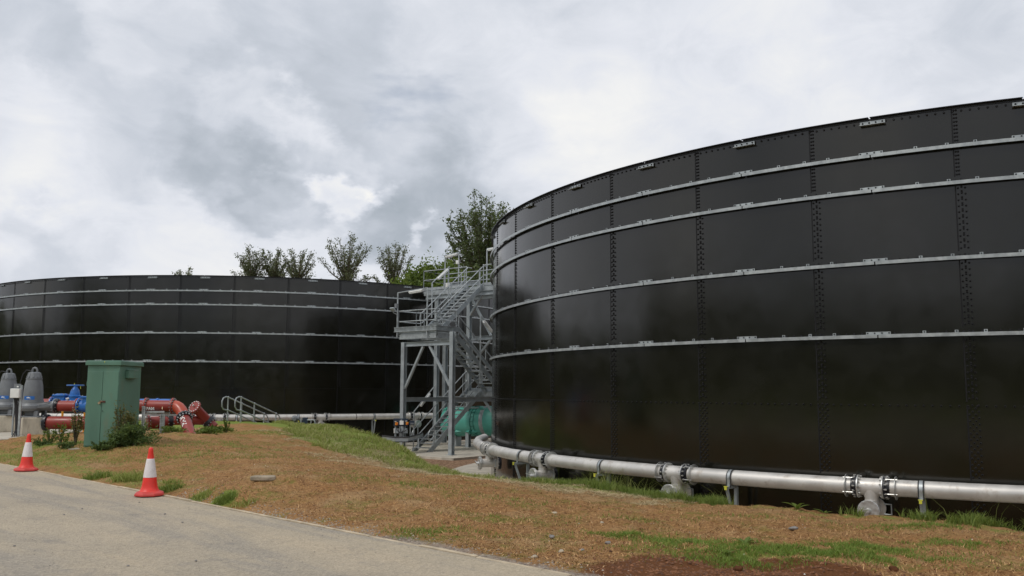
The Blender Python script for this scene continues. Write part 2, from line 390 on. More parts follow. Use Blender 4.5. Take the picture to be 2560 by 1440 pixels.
def ground():
    A = np.concatenate([np.linspace(-40, 38, 330), np.linspace(41, 317, 93)])
    A = np.radians(90-A); R = np.concatenate([[.0], np.geomspace(3, 62, 320), np.geomspace(66, 4000, 36)])
    na, nr = len(A), len(R)
    P = np.stack([np.outer(R, np.cos(A)).ravel(), np.outer(R, np.sin(A)).ravel()], 1)
    z = hz(P); dc, _ = crest_dist(P); dk = kerb_dist(P)
    i = np.arange((nr-1)*na); a0 = i % na; r0 = i//na; a1 = (a0+1) % na
    F = np.stack([r0*na+a0, r0*na+a1, (r0+1)*na+a1, (r0+1)*na+a0], 1)[:, ::-1]
    # what grows or lies where: red grass, green dead straw, blue dark soil, alpha gravel of the sunken yard
    g = np.zeros(len(P)); far = np.hypot(P[:, 0], P[:, 1])
    right = np.clip((P[:, 0]-1.0)/2.0, 0, 1)
    wband = 1.7-1.35*right
    g = np.maximum(g, np.clip(1.15-np.abs(dc+.25)/(wband), 0, 1)*np.where(dc < .9, 1, .4))
    wm = 2.9*np.exp(-((P[:, 1]-28)/4.5)**2)*(P[:, 0] < 0); g = np.maximum(g, np.where(dc < .9, np.clip((dc+wm+.3)/.8, 0, 1)*(wm > .3), 0))
    for px, py, rx, ry, a in GRASS_PATCH:
        c = pxw(px, py); g = np.maximum(g, a*np.exp(-(((P[:, 0]-c.x)/rx)**2+((P[:, 1]-c.y)/ry)**2)**1.5))
    g = g*(1-.45*right); g = np.maximum(g, np.where((P[:, 1] > 30.5) & (P[:, 0] < -11), .95, 0)); g = np.maximum(g, np.where((dk < 0) & (far > 25), 1, 0)*.8); g = np.maximum(g, np.where((dk < -13), .9, 0))
    g = np.maximum(g, .55*np.exp(-((dk-.55)/.55)**2)*np.clip((-P[:, 0]-2)/4, 0, 1))
    st = np.exp(-((dc+1.35-.35*right)/.75)**2)*np.clip((P[:, 0]+8)/3, 0, 1)*np.clip(1-right*.75, 0, 1)
    c1 = pxw(1830, 1428); so_ = np.exp(-(((P[:, 0]-c1.x)/1.5)**2+((P[:, 1]-c1.y+.15)/1.0)**2)**2)
    grav = .8*np.exp(-((dk-.10)/.24)**2)*np.clip((P[:, 0]+4)/3, 0, 1)
    yard = np.clip((dc-1.0)/.5, 0, 1)*(far < 120)
    g = g*(1-yard)+yard*0
    o = npmesh('ground', np.column_stack([P, z]), F, ground_mat(), smooth=True); tag(o, kind='structure')
    at_ = o.data.attributes.new('mask', 'FLOAT_COLOR', 'POINT')
    at_.data.foreach_set('color', np.column_stack([g, st, so_, yard]).astype(np.float32).ravel())
    a2 = o.data.attributes.new('edge', 'FLOAT', 'POINT'); a2.data.foreach_set('value', grav.astype(np.float32))
    return o
GRASS_PATCH = [(2000,1388,1.35,.42,1),(2150,1372,.55,.26,.95),(1720,1352,.5,.3,.75),(1560,1335,.4,.2,.6),(1850,1400,.5,.25,.8),(1640,1190,1.2,.6,.35),
               (560,1250,.28,.3,.95),(490,1248,.25,.25,.8),(320,1195,.35,.35,.9),(410,1222,.3,.25,.8),(250,1190,.6,.5,.55),(130,1150,2.2,1.2,.55),(60,1140,1.2,.8,.5),
               (560,1110,2.0,.8,.45),(700,1085,3,1.0,.5),(850,1100,1.2,1.2,.6),(500,1140,2.2,.9,.4),(170,1110,1.6,.9,.75),(360,1110,1.2,.7,.5),
               (1300,1260,.8,.3,.4),(1100,1330,.6,.3,.35),(1230,1290,.7,.3,.35),(1000,1210,1.2,.5,.35),(1600,1300,.9,.25,.45),(2400,1360,.6,.25,.45),(2300,1320,.7,.25,.5),(1950,1300,.7,.2,.5)]
def ground_mat():
    m, t, out = nt('mulch_verge'); b = N(t, 'ShaderNodeBsdfPrincipled'); t.links.new(b.outputs[0], out.inputs[0])
    b.inputs['Specular IOR Level'].default_value = .15; b.inputs['Roughness'].default_value = .9
    v = obco(t); at_ = N(t, 'ShaderNodeAttribute', attribute_name='mask'); sp = N(t, 'ShaderNodeSeparateColor'); t.links.new(at_.outputs['Color'], sp.inputs[0])
    ed = N(t, 'ShaderNodeAttribute', attribute_name='edge').outputs['Fac']
    fine = noise(t, obco(t, (1, 1.25, 1)), 34, 5, .7, .6); mid = noise(t, v, 5, 6, .62); big = noise(t, v, .9, 5, .6)
    c = mixc(t, smooth_(t, fine, .3, .7), (.14, .066, .025), (.54, .305, .125))
    c = mixc(t, smooth_(t, mid, .42, .72, 0, .55), c, (.28, .125, .045))
    c = mixc(t, smooth_(t, big, .45, .7, 0, .35), c, (.43, .265, .12))
    c = mixc(t, smooth_(t, noise(t, v, 62, 3, .7), .66, .74, 0, .6), c, (.66, .52, .34))
    c = mixc(t, smooth_(t, noise(t, obco(t, (.55, 1.6, 1)), 13, 5, .62), .56, .70, 0, .7), c, (.070, .032, .014))
    c = mixc(t, smooth_(t, noise(t, v, .75, 7, .7), .52, .64, 0, .45), c, mixc(t, fine, (.24, .15, .065), (.66, .48, .26)))
    c = mixc(t, smooth_(t, noise(t, obco(t, (1.3, .8, 1)), 2.3, 7, .7), .55, .68, 0, .5), c, (.12, .052, .020))
    # thin moss and seedlings
    mo = math_(t, 'MULTIPLY', smooth_(t, noise(t, v, 1.3, 7, .68), .47, .62), smooth_(t, noise(t, v, 11, 5, .6), .36, .60))
    c = mixc(t, math_(t, 'MULTIPLY', mo, .8), c, (.16, .165, .03))
    sw = math_(t, 'MULTIPLY', sp.outputs[1], smooth_(t, noise(t, v, 7, 6, .65), .3, .6))
    c = mixc(t, math_(t, 'MULTIPLY', sw, .75), c, mixc(t, fine, (.26, .18, .085), (.58, .46, .27)))
    gr = smooth_(t, math_(t, 'ADD', sp.outputs[0], math_(t, 'MULTIPLY', math_(t, 'SUBTRACT', noise(t, v, 6, 7, .68), .5), 1.1)), .34, .72)
    c = mixc(t, math_(t, 'MULTIPLY', gr, .88), c, mixc(t, noise(t, v, 26, 4, .65), (.09, .14, .022), (.26, .35, .07)))
    so_ = smooth_(t, math_(t, 'ADD', sp.outputs[2], math_(t, 'MULTIPLY', math_(t, 'SUBTRACT', mid, .5), .5)), .3, .55)
    c = mixc(t, so_, c, mixc(t, noise(t, v, 30, 5, .7), (.075, .030, .012), (.23, .095, .036)))
    e2 = smooth_(t, math_(t, 'ADD', ed, math_(t, 'MULTIPLY', math_(t, 'SUBTRACT', noise(t, v, 4, 5), .5), 1.0)), .45, .8)
    vo = N(t, 'ShaderNodeTexVoronoi'); vo.inputs['Scale'].default_value = 34; t.links.new(v, vo.inputs['Vector'])
    c = mixc(t, math_(t, 'MULTIPLY', e2, .85), c, mixc(t, vo.outputs['Color'], (.15, .12, .10), (.42, .36, .30)))
    vg = N(t, 'ShaderNodeTexVoronoi'); vg.inputs['Scale'].default_value = 16; t.links.new(v, vg.inputs['Vector'])
    gc = mixc(t, vg.outputs['Color'], (.11, .055, .03), (.46, .30, .19)); gc = mixc(t, smooth_(t, mid, .4, .7, 0, .5), gc, (.14, .075, .04))
    c = mixc(t, at_.outputs['Alpha'], c, gc)
    t.links.new(c, b.inputs['Base Color'])
    bp = N(t, 'ShaderNodeBump'); bp.inputs['Strength'].default_value = .9; bp.inputs['Distance'].default_value = .035
    hh = math_(t, 'ADD', fine, math_(t, 'MULTIPLY', mid, .7)); t.links.new(hh, bp.inputs['Height']); t.links.new(bp.outputs[0], b.inputs['Normal'])
    return m
ground()
def road():
    m, t, out = nt('dusty_road'); b = N(t, 'ShaderNodeBsdfPrincipled'); t.links.new(b.outputs[0], out.inputs[0])
    b.inputs['Roughness'].default_value = .85; b.inputs['Specular IOR Level'].default_value = .25
    v = obco(t); at_ = N(t, 'ShaderNodeAttribute', attribute_name='side').outputs['Fac']
    c = mixc(t, smooth_(t, noise(t, v, .55, 5, .6), .35, .65), (.35, .298, .222), (.45, .375, .272))
    c = mixc(t, smooth_(t, math_(t, 'ADD', at_, math_(t, 'MULTIPLY', noise(t, v, 1.3, 5), .8)), .75, 1.35, 0, .65), c, (.46, .38, .26))
    mp = N(t, 'ShaderNodeMapping'); mp.inputs['Rotation'].default_value = (0, 0, -math.atan2(KD.y, KD.x)); t.links.new(v, mp.inputs[0])
    mp2 = N(t, 'ShaderNodeMapping'); mp2.inputs['Scale'].default_value = (.16, 1.15, 1); t.links.new(mp.outputs[0], mp2.inputs[0])
    st = noise(t, mp2.outputs[0], 1.1, 6, .62, .4); c = mixc(t, smooth_(t, st, .48, .62, 0, .75), c, (.250, .232, .205)); c = mixc(t, smooth_(t, st, .47, .33, 0, .55), c, (.50, .40, .27))
    c = mixc(t, smooth_(t, noise(t, mp.outputs[0], 7, 7, .75), .54, .68, 0, .45), c, (.22, .205, .185))
    vo = N(t, 'ShaderNodeTexVoronoi'); vo.inputs['Scale'].default_value = 48; t.links.new(v, vo.inputs['Vector'])
    c = mixc(t, .42, c, mixc(t, vo.outputs['Color'], (.18, .160, .130), (.57, .485, .365)))
    c = mixc(t, smooth_(t, noise(t, v, 1.7, 8, .74), .54, .70, 0, .45), c, (.19, .18, .17))
    c = mixc(t, smooth_(t, noise(t, v, 40, 4, .75), .62, .72, 0, .65), c, (.09, .085, .08))
    t.links.new(c, b.inputs['Base Color'])
    bp = N(t, 'ShaderNodeBump'); bp.inputs['Strength'].default_value = .5; bp.inputs['Distance'].default_value = .012
    t.links.new(math_(t, 'ADD', noise(t, v, 70, 4, .7), vo.outputs['Distance']), bp.inputs['Height']); t.links.new(bp.outputs[0], b.inputs['Normal'])
    L = np.linspace(-60, 30, 240); W = np.concatenate([np.linspace(.02, 3, 26), np.linspace(3.3, 15, 24)])
    P = np.array([(K0.x+KD.x*a-KN.x*w, K0.y+KD.y*a-KN.y*w) for a in L for w in W])
    zz = ROADZ+(vnoise(P, .5, 5)-.5)*.02+(vnoise(P, 2.2, 6)-.5)*.008
    n = len(W); i = np.array([a*n+w for a in range(len(L)-1) for w in range(n-1)])
    o = npmesh('road', np.column_stack([P, zz]), np.stack([i, i+1, i+n+1, i+n], 1)[:, ::-1], m, smooth=True); tag(o, kind='structure')
    a = o.data.attributes.new('side', 'FLOAT', 'POINT'); a.data.foreach_set('value', np.exp(-np.tile(W, len(L))/1.3).astype(np.float32))
road()
def kerb():
    b = MB(); a = -50.0; rd = random.Random(3)
    kend = (K1-K0).length+.9
    while a < kend:
        L = .914; p = K0+KD*a; q = K0+KD*min(a+L-.012, kend); w = .055+rd.uniform(-.006, .006); z0 = ROADZ-.2; z1 = ROADZ+.010+rd.uniform(-.010, .008)
        b.box(((p.x+q.x)/2+KN.x*(w/2+.0), (p.y+q.y)/2+KN.y*(w/2), (z0+z1)/2), ((q-p).length, w, z1-z0), (KD, KN, Z)); a += L
    tag(b.build('kerb', pm('edging_concrete', (.47, .39, .28), .9, 0, .2, 4, .3, 40, spec=.15, dirt=(.27, .21, .14), dirt_amt=.6), loc=K0, bevel=.008), kind='structure')
kerb()
# ------------------------------------------------------------------ the two bolted steel tanks
def tank(name, C, R, t0, dt, npan, zo, ks, label, full):
    lv = [-1.3, .16, 1.55, 2.90, 4.30, 5.70, 7.05]
    root = thing(name, (C.x, C.y, zo-1.3), label, 'tank', 'dark bolted steel tanks')
    P = lambda th, r, z: V3(C.x+r*math.cos(th), C.y+r*math.sin(th), z+zo)
    rd = random.Random(npan); sg = 1
    w = MB(); ns = 6; step = abs(dt)
    for row in range(6):
        ro = R+.008*(5-row)
        for k in range(npan):
            a = t0+k*step; j = rd.uniform(-.0018, .0018); vs = []
            for i in range(ns+1):
                th = a+step*i/ns; rr = ro+.007*(1-i/ns)+j*(i/ns-.5)*2
                bow = .010*math.sin(pi*i/ns)*rd.uniform(.2, 1)
                vs += [P(th, rr-bow*.3, lv[row]), P(th, rr+.0015, lv[row+1]), P(th, rr-.015, lv[row+1])]
            vs += [P(a, ro-.012, lv[row]), P(a, ro-.012, lv[row+1])]
            fs = []
            for i in range(ns):
                fs += [(3*i, 3*i+3, 3*i+4, 3*i+1), (3*i+1, 3*i+4, 3*i+5, 3*i+2)]
            fs.append((3*(ns+1), 0, 1, 3*(ns+1)+1)); w.add(vs, fs)
    w.build('panel_wall', tankm, root, smooth=12)
    def bolt(mb, th, r, z, br=.021, h=.024):
        rr = V3(math.cos(th), math.sin(th), 0); tt = V3(-rr.y, rr.x, 0); c = P(th, r, z); vs = []
        for q, hh in ((1, 0), (.85, h*.7), (.4, h)):
            for i in range(6):
                a = 2*pi*i/6; vs.append(c+rr*hh+(tt*math.cos(a)+Z*math.sin(a))*br*q)
        fs = [(6*l+i, 6*l+(i+1) % 6, 6*l+6+(i+1) % 6, 6*l+6+i) for l in range(2) for i in range(6)]+[tuple(range(12, 18))]
        mb.add(vs, fs)
    for k in ks:
        a = t0+k*step; b = MB()
        for row in range(6):
            ro = R+.008*(5-row)+.007; z0, z1 = lv[row]+.03, lv[row+1]-.03
            vs = [P(a-.004/R*2.2, ro+.006, z0), P(a+.012/R, ro+.006, z0), P(a+.012/R, ro+.006, z1), P(a-.009/R, ro+.006, z1), P(a-.014/R, ro-.012, z0), P(a-.014/R, ro-.012, z1)]
            b.add(vs, [(0, 1, 2, 3), (4, 0, 3, 5)])
            if not full and row < 2: continue
            pitch = .068 if row == 5 else .108
            nb = int((z1-z0)/pitch)
            for i in range(nb):
                z = z0+(i+.5)*(z1-z0)/nb; h = pitch/2
                if row == 5: offs = [(.035, 0), (.075, 0)]
                elif row >= 2: offs = [(.04, 0), (.10, h), (.10, h*.35), (.16, 0)]
                else: offs = [(.035, 0), (.085, h), (.135, 0), (.185, h)]
                for ox, oz in offs: bolt(b, a+ox/R, ro+.001, z+oz)
        b.build('bolted_seam', boltm, root)
    lo, hi = t0+(min(ks)-.3)*step, t0+(max(ks)+1.3)*step
    for row in range(1, 5):
        b = MB(); n = int((hi-lo)*R/.145); rr = R+.008*(6-row)+.007
        for i in range(n): bolt(b, lo+(hi-lo)*i/n, rr-.003, lv[row]-.045)
        tag(b.build('lap_bolts', boltm, root), kind='stuff')
    for z in (2.80, 4.20, 5.60, 6.29):
        b = MB(); rin, ro_, h = R+.045, R+.115, .033
        for k in range(npan):
            s0 = t0+(k+.45)*step+.011/R; s1 = t0+(k+1.45)*step-.011/R; n = 8; vs = []
            for i in range(n+1):
                th = s0+(s1-s0)*i/n
                vs += [P(th, rin, z+h-.009), P(th, rin, z+h), P(th, ro_, z+h), P(th, ro_, z-h), P(th, ro_-.009, z-h), P(th, ro_-.009, z+h-.009)]
            fs = [(6*i+j, 6*i+(j+1) % 6, 6*i+6+(j+1) % 6, 6*i+6+j) for i in range(n) for j in range(6)]
            fs += [tuple(range(5, -1, -1)), tuple(6*n+j for j in range(6))]; b.m = 0; b.add(vs, [f[::-1] for f in fs])
            for fr in (-.04, .14, .755):
                th = t0+(k+fr)*step; e = V3(-math.sin(th), math.cos(th), 0); rv = V3(math.cos(th), math.sin(th), 0)
                b.m = 0; b.box(P(th, rin+.004, z+h+.025), (.06, .008, .052), (e, rv, Z))
                b.m = 1; bolt(b, th, rin+.008, z+h+.028, .016)
            th = t0+(k+.45)*step; e = V3(-math.sin(th), math.cos(th), 0); rv = V3(math.cos(th), math.sin(th), 0)
            b.m = 0; b.box(P(th, rin+.006, z+h+.026), (.44, .012, .054), (e, rv, Z))
            b.m = 1
            for o in (-.19, -.065, .065, .19): bolt(b, th+o/R, rin+.012, z+h+.028, .016)
        b.build('stiffener_ring', [galv, boltm], root)
    b = MB(); g = MB()
    for k in range(npan):
        s0 = t0+(k+.45)*step+.014/R; s1 = t0+(k+1.45)*step-.014/R; n = 8; vs = []; z = 7.05; ri, ro_ = R+.012, R+.10
        for i in range(n+1):
            th = s0+(s1-s0)*i/n
            vs += [P(th, ri, z-.035), P(th, ri, z+.012), P(th, ro_, z+.012), P(th, ro_, z), P(th, ri+.009, z), P(th, ri+.009, z-.035)]
        fs = [(6*i+j, 6*i+(j+1) % 6, 6*i+6+(j+1) % 6, 6*i+6+j) for i in range(n) for j in range(6)]+[tuple(range(5, -1, -1)), tuple(6*n+j for j in range(6))]
        b.add(vs, [f[::-1] for f in fs])
        th = t0+(k+.47)*step; e = V3(-math.sin(th), math.cos(th), 0); rv = V3(math.cos(th), math.sin(th), 0)
        g = MB(); g.m = 0; g.box(P(th, ri+.018, z-.095), (.46, .012, .075), (e, rv, Z)); g.box(P(th, ri+.06, z-.138), (.46, .09, .010), (e, rv, Z)); g.m = 1
        for o in (-.18, -.06, .06, .18): bolt(g, th+o/R, ri+.024, z-.09, .018)
        g.build('splice_plate', [galv, boltm], root)
    n = int((hi-lo)*R/.145)
    for i in range(n): bolt(b, lo+(hi-lo)*i/n, R+.010, 6.965, .022)
    b.build('rim_angle', blackm, root)
    return root
tank('storage_tank', NC, NR, NT0, NDT, 40, 0, range(-6, 3), 'nearer black-brown bolted tank filling the right half, with silvery pipe along its foot', True)
tank('storage_tank', LC, LR, LT0, LDT, 42, LZ, range(-1, 12), 'farther dark bolted tank behind the pumps and green cabinet, under the small trees', False)
# concrete footings of the tanks and the pad of the stair tower
def ring_slab(name, C, r0, r1, z0, z1, n=120):
    b = MB(); vs = []
    for i in range(n):
        a = 2*pi*i/n
        for r, z in ((r0, z1), (r1, z1), (r1, z0)): vs.append((C.x+r*math.cos(a), C.y+r*math.sin(a), z))
    fs = []
    for i in range(n):
        j = (i+1) % n; fs += [(3*i, 3*i+1, 3*j+1, 3*j), (3*i+1, 3*i+2, 3*j+2, 3*j+1)]
    b.add(vs, fs); return tag(b.build(name, concm, loc=(C.x, C.y, z1)), kind='structure')
ring_slab('tank_footing', NC, NR-.3, NR+1.75, -1.5, -1.14)
ring_slab('tank_footing', LC, LR-.3, LR+1.1, -1.5, -1.03)
# ------------------------------------------------------------------ stainless pipes round the tanks
def theta_px(C, r, px, z):
    lo = None
    for i in range(6000):
        th = math.atan2(-C.y, -C.x)-1.6+3.2*i/6000
        p = V3(C.x+r*math.cos(th), C.y+r*math.sin(th), z)
        x = p.x*1; yc = p.y*math.cos(PITCH)+(z-EYE)*math.sin(PITCH); zc = -p.y*math.sin(PITCH)+(z-EYE)*math.cos(PITCH)
        if p.y < 1: continue
        u = FPX*x/yc; v = -FPX*zc/yc; q = 1280+_c*u-_s*v
        rr = V3(math.cos(th), math.sin(th), 0)
        if rr.dot(V3(p.x, p.y, 0)) > 0.0: continue
        if lo is None or abs(q-px) < lo[0]: lo = (abs(q-px), th)
    return lo[1]
def pipeline(C, Rp, z, tees, ends, label, group, big):
    P = lambda th, r, zz: V3(C.x+r*math.cos(th), C.y+r*math.sin(th), zz)
    rr = lambda th: V3(math.cos(th), math.sin(th), 0); tt = lambda th: V3(-math.sin(th), math.cos(th), 0)
    root = thing('pipeline', P(tees[len(tees)//2], Rp, FLOOR), label, 'pipe', group)
    pr = .15; ts = sorted(tees); nb = 14 if big else 8
    cuts = [ends[0]]+ts+[ends[1]]
    for i in range(len(cuts)-1):
        a, b_ = cuts[i], cuts[i+1]; m = MB(); g = .20/Rp
        a0 = a+(g if i > 0 else 0); b0 = b_-(g if i < len(cuts)-2 else 0)
        n = max(2, int((b0-a0)*Rp/1.45)); pts = [P(a0+(b0-a0)*k/n, Rp, z) for k in range(n+1)]
        m.m = 0; m.tube(pts, pr, 20)
        m.m = 1
        for k in range(1, n):
            if k % 2 == 0 or n < 3: continue
            p = pts[k]; e = tt(a0+(b0-a0)*k/n); m.tube([p-e*.028, p+e*.028], pr+.0015, 20, cap=False)
        m.build('pipe', [stain, weldm], root)
    for th in ts:
        pc = P(th, Rp, z); e = tt(th); r_ = rr(th)
        m = MB(); m.tube([pc-e*.21, pc+e*.21], pr+.004, 20)
        ztee = z-.40
        m.tube([pc-Z*.05, pc-Z*.16, pc-Z*.20, V3(pc.x, pc.y, ztee+.05)], [.148, .138, .118, .118], 18)
        m.lathe(V3(pc.x, pc.y, z-.245), Z, [(.120, 0), (.122, .01), (.120, .02)], 18)
        te = m.build('tee', stain, root)
        low = MB(); c = V3(pc.x, pc.y, ztee)
        low.tube([c-r_*(.34), c+r_*.26], .125, 18); low.lathe(c+Z*.06, Z, [(.125, 0), (.118, .09), (.118, .10)], 18)
        lo = low.build('drain_branch', stain, te)
        d = MB(); d.m = 0; d.disc(c+r_*.27, r_, .19, .025, 22); d.disc(c+r_*.305, r_, .19, .028, 22); d.bolts(c+r_*.288, r_, .165, 10, .013, .10)
        d.tube([c+r_*.32, c+r_*.40], [.05, .035], 10); d.bar(c+r_*.38-e*.02+Z*.02, c+r_*.40-e*.16+Z*.05, .03, .012)
        d.build('blind_flange', bright, te)
        d = MB(); d.disc(c-r_*.22, r_, .20, .03, 22); d.bolts(c-r_*.25, r_, .172, 10, .013, .12); d.build('flange', stain, te)
        d = MB(); d.tube([c-r_*.33, c-r_*.26], .19, 20); d.build('rubber_coupling', blackm, te)
        d = MB(); h0 = c-r_*.12+e*.19; d.tube([h0+Z*.09, h0+e*.12+Z*.09, h0+e*.12-Z*.09, h0-Z*.09], .014, 8); d.build('lever', galv, te)
        for sgn in (-1, 1):
            es = e*sgn; d = MB(); d.disc(pc+es*.215, es, .21, .026, 26); d.disc(pc+es*.43, es, .212, .014, 26)
            for k in range(4):
                a = pi/4+k*pi/2+.2; o = (r_*math.cos(a)+Z*math.sin(a))*.185; d.tube([pc+es*.17+o, pc+es*.47+o], .010, 6)
            d.bolts(pc+es*.21, es, .185, nb, .013, .085, .1)
            d.build('flange', bright, root)
            k_ = MB(); k_.m = 0; k_.lathe(pc+es*.23, es, [(.20, 0), (.205, .02), (.205, .035), (.175, .045), (.178, .10), (.16, .105)], 24)
            k_.m = 1; k_.bolts(pc+es*.275, es, .192, nb, .016, .05, .1); k_.build('coupling', [blackm, bright], root)
    return root
def support(C, Rp, z, th, label, group, zb=FLOOR):
    P = lambda r, zz: V3(C.x+r*math.cos(th), C.y+r*math.sin(th), zz)
    e = V3(-math.sin(th), math.cos(th), 0); r_ = V3(math.cos(th), math.sin(th), 0)
    root = thing('pipe_support', P(Rp-.15, zb), label, 'pipe support', group); za = z-.185
    b = MB(); b.bar(P(Rp-.16, zb), P(Rp-.16, za+.02), .065, .065, r_); b.box(P(Rp-.16, zb+.006), (.2, .2, .012), (e, r_, Z)); b.build('post', galv_d, root)
    b = MB(); b.bar(P(Rp-.19, za), P(Rp+.25, za), .05, .05); am = b.build('arm', galv_d, root)
    b = MB(); b.bar(P(Rp+.21, za-.02), P(Rp-.10, zb+.12), .05, .045, e); b.build('brace', galv_d, root)
    b = MB(); b.box(P(Rp+.262, za-.012), (.05, .020, .055), (e, r_, Z)); b.box(P(Rp+.25, za+.026), (.08, .04, .012), (e, r_, Z)); b.build('end_cap', yelp, am)
    def arcstrip(rad, hw, mat, nm, par):
        m = MB(); vs = []; n = 16
        for i in range(n+1):
            a = -.35+(pi+.7)*i/n; o = r_*math.cos(a)*rad+Z*math.sin(a)*rad
            vs += [P(Rp, z)+o-e*hw, P(Rp, z)+o+e*hw]
        for q in (0, n): pass
        ends = [P(Rp+.155, za), P(Rp-.155, za)]
        vs = [ends[0]-e*hw, ends[0]+e*hw]+vs+[ends[1]-e*hw, ends[1]+e*hw]
        m.add(vs, [(2*i, 2*i+1, 2*i+3, 2*i+2) for i in range(n+2)]); return m.build(nm, mat, par)
    sp_ = arcstrip(.158, .03, galv, 'strap', root); arcstrip(.1545, .052, rubber, 'rubber_pad', sp_)
NPR, NPZ, LPR, LPZ = NR+.50, .035, LR+.50, .42
nt_ = [theta_px(NC, NPR, p, NPZ) for p in (2178, 1692, 1358)]
stp = nt_[0]-nt_[1]
t_left = theta_px(NC, NPR, 1212, NPZ) if True else 0
nt_ += [nt_[2]-stp*1.02, nt_[0]+stp, nt_[0]+2*stp]
pipeline(NC, NPR, NPZ, nt_, (nt_[3]-stp*1.6, nt_[0]+stp*2.8), 'silver grey jointed pipe hugging the foot of the nearer tank', 'pipes round the tanks', True)
SUP = [(1306, 'leftmost galvanised support of the near pipe, its brace over the concrete footing'), (1508, 'galvanised pipe support with yellow end cap between the two left tees of the near pipe'),
       (1830, 'galvanised pipe support standing by a leafy weed, right of the middle tee'), (2304, 'galvanised pipe support seen end on, right of the last tee of the near pipe')]
for px, lab in SUP: support(NC, NPR, NPZ, theta_px(NC, NPR, px, NPZ), lab, 'supports under the near pipe', -1.14)
lt_ = [theta_px(LC, LPR, p, LPZ) for p in (548, 801, 1038)]
pipeline(LC, LPR, LPZ, lt_, (lt_[0]-.55, lt_[2]+.07), 'thin looking silver pipe along the foot of the farther tank, beyond the bank', 'pipes round the tanks', False)
for px, lab in ((592, 'pipe support half hidden behind the two hooped handrails'), (745, 'pipe support with dark straps right beside the grey valve actuator'), (934, 'free standing pipe support in the dip behind the grassy mound')):
    support(LC, LPR, LPZ, theta_px(LC, LPR, px, LPZ), lab, 'supports under the far pipe', -1.03)
# ------------------------------------------------------------------ traffic cones
def make_cone():
    root = thing('traffic_cone', (0, 0, 0), 'x', 'traffic cone', 'cones along the road edge')
    b = MB(); n = 8; vs = []
    for r, z in ((.232, 0), (.236, .018), (.222, .045), (.150, .075)):
        for k in range(n):
            a = 2*pi*(k+.5)/n; q = 1.0 if k % 2 else 1.0
            vs.append(V3(r*math.cos(a)*q, r*math.sin(a)*q, z))
    b.add(vs, [(i*n+k, i*n+(k+1) % n, (i+1)*n+(k+1) % n, (i+1)*n+k) for i in range(3) for k in range(n)]+[tuple(range(7, -1, -1)), tuple(3*n+k for k in range(n))])
    b.build('foot', coneb, root, smooth=25, bevel=.008)
    b = MB(); b.lathe((0, 0, 0), Z, [(.155, .068), (.132, .10), (.117, .15), (.107, .22), (.0985, .287), (.062, .54), (.0535, .572), (.0375, .672), (.040, .682), (.036, .700), (.037, .722), (.030, .742), (.016, .752)], 28)
    b.build('cone_body', conered, root, smooth=50)
    b = MB(); b.lathe((0, 0, 0), Z, [(.0975, .283), (.1025, .286), (.0650, .54), (.0570, .572), (.0525, .575)], 28, cap=False); b.build('reflective_sleeve', conew, root, smooth=40)
    return root
cone = make_cone(); c1 = gnd(373, 1240, ROADZ); c2 = gnd(65, 1178, ROADZ)
cone.location = c1+V3(0, 0, .012); cone.rotation_euler = (.015, -.01, .3); cone['label'] = 'red and white traffic cone nearer the camera, on the road edge below the green cabinet'
k2 = copy_tree(cone, c2+V3(0, 0, .012), .75); k2.rotation_euler = (0, .02, .75); k2['label'] = 'red and white traffic cone farther away, in front of the grey pump plinths'
# ------------------------------------------------------------------ pump slab, plinths and pumps
SLZ = .37
sl = [at(-420, 1130, 22.2), at(0, 1100, 24.9), at(118, 1094, 26.0), at(240, 1088, 27.0), at(420, 1083, 27.9), at(548, 1077, 29.8), at(520, 1068, 34.5), at(-500, 1068, 34.5)]
b = MB(); b.prism([(p.x, p.y) for p in sl], SLZ-.5, SLZ); tag(b.build('pump_slab', concm, loc=(sl[1].x, sl[1].y, SLZ)), kind='structure')
px2m = lambda y, Y: 1.7455-(y-975.2)*Y/2241.17
def plinth(px, Y, label, rz):
    x = xat(px, Y+.42); c, s_ = math.cos(rz), math.sin(rz); ax = (V3(c, s_, 0), V3(-s_, c, 0), Z)
    b = MB(); b.box((x, Y+.42, (SLZ+.895)/2), (.74, .84, .895-SLZ), ax); tag(b.build('pump_plinth', pedm, loc=(x, Y+.42, SLZ), bevel=.02), label, 'plinth', 'concrete plinths under the pumps')
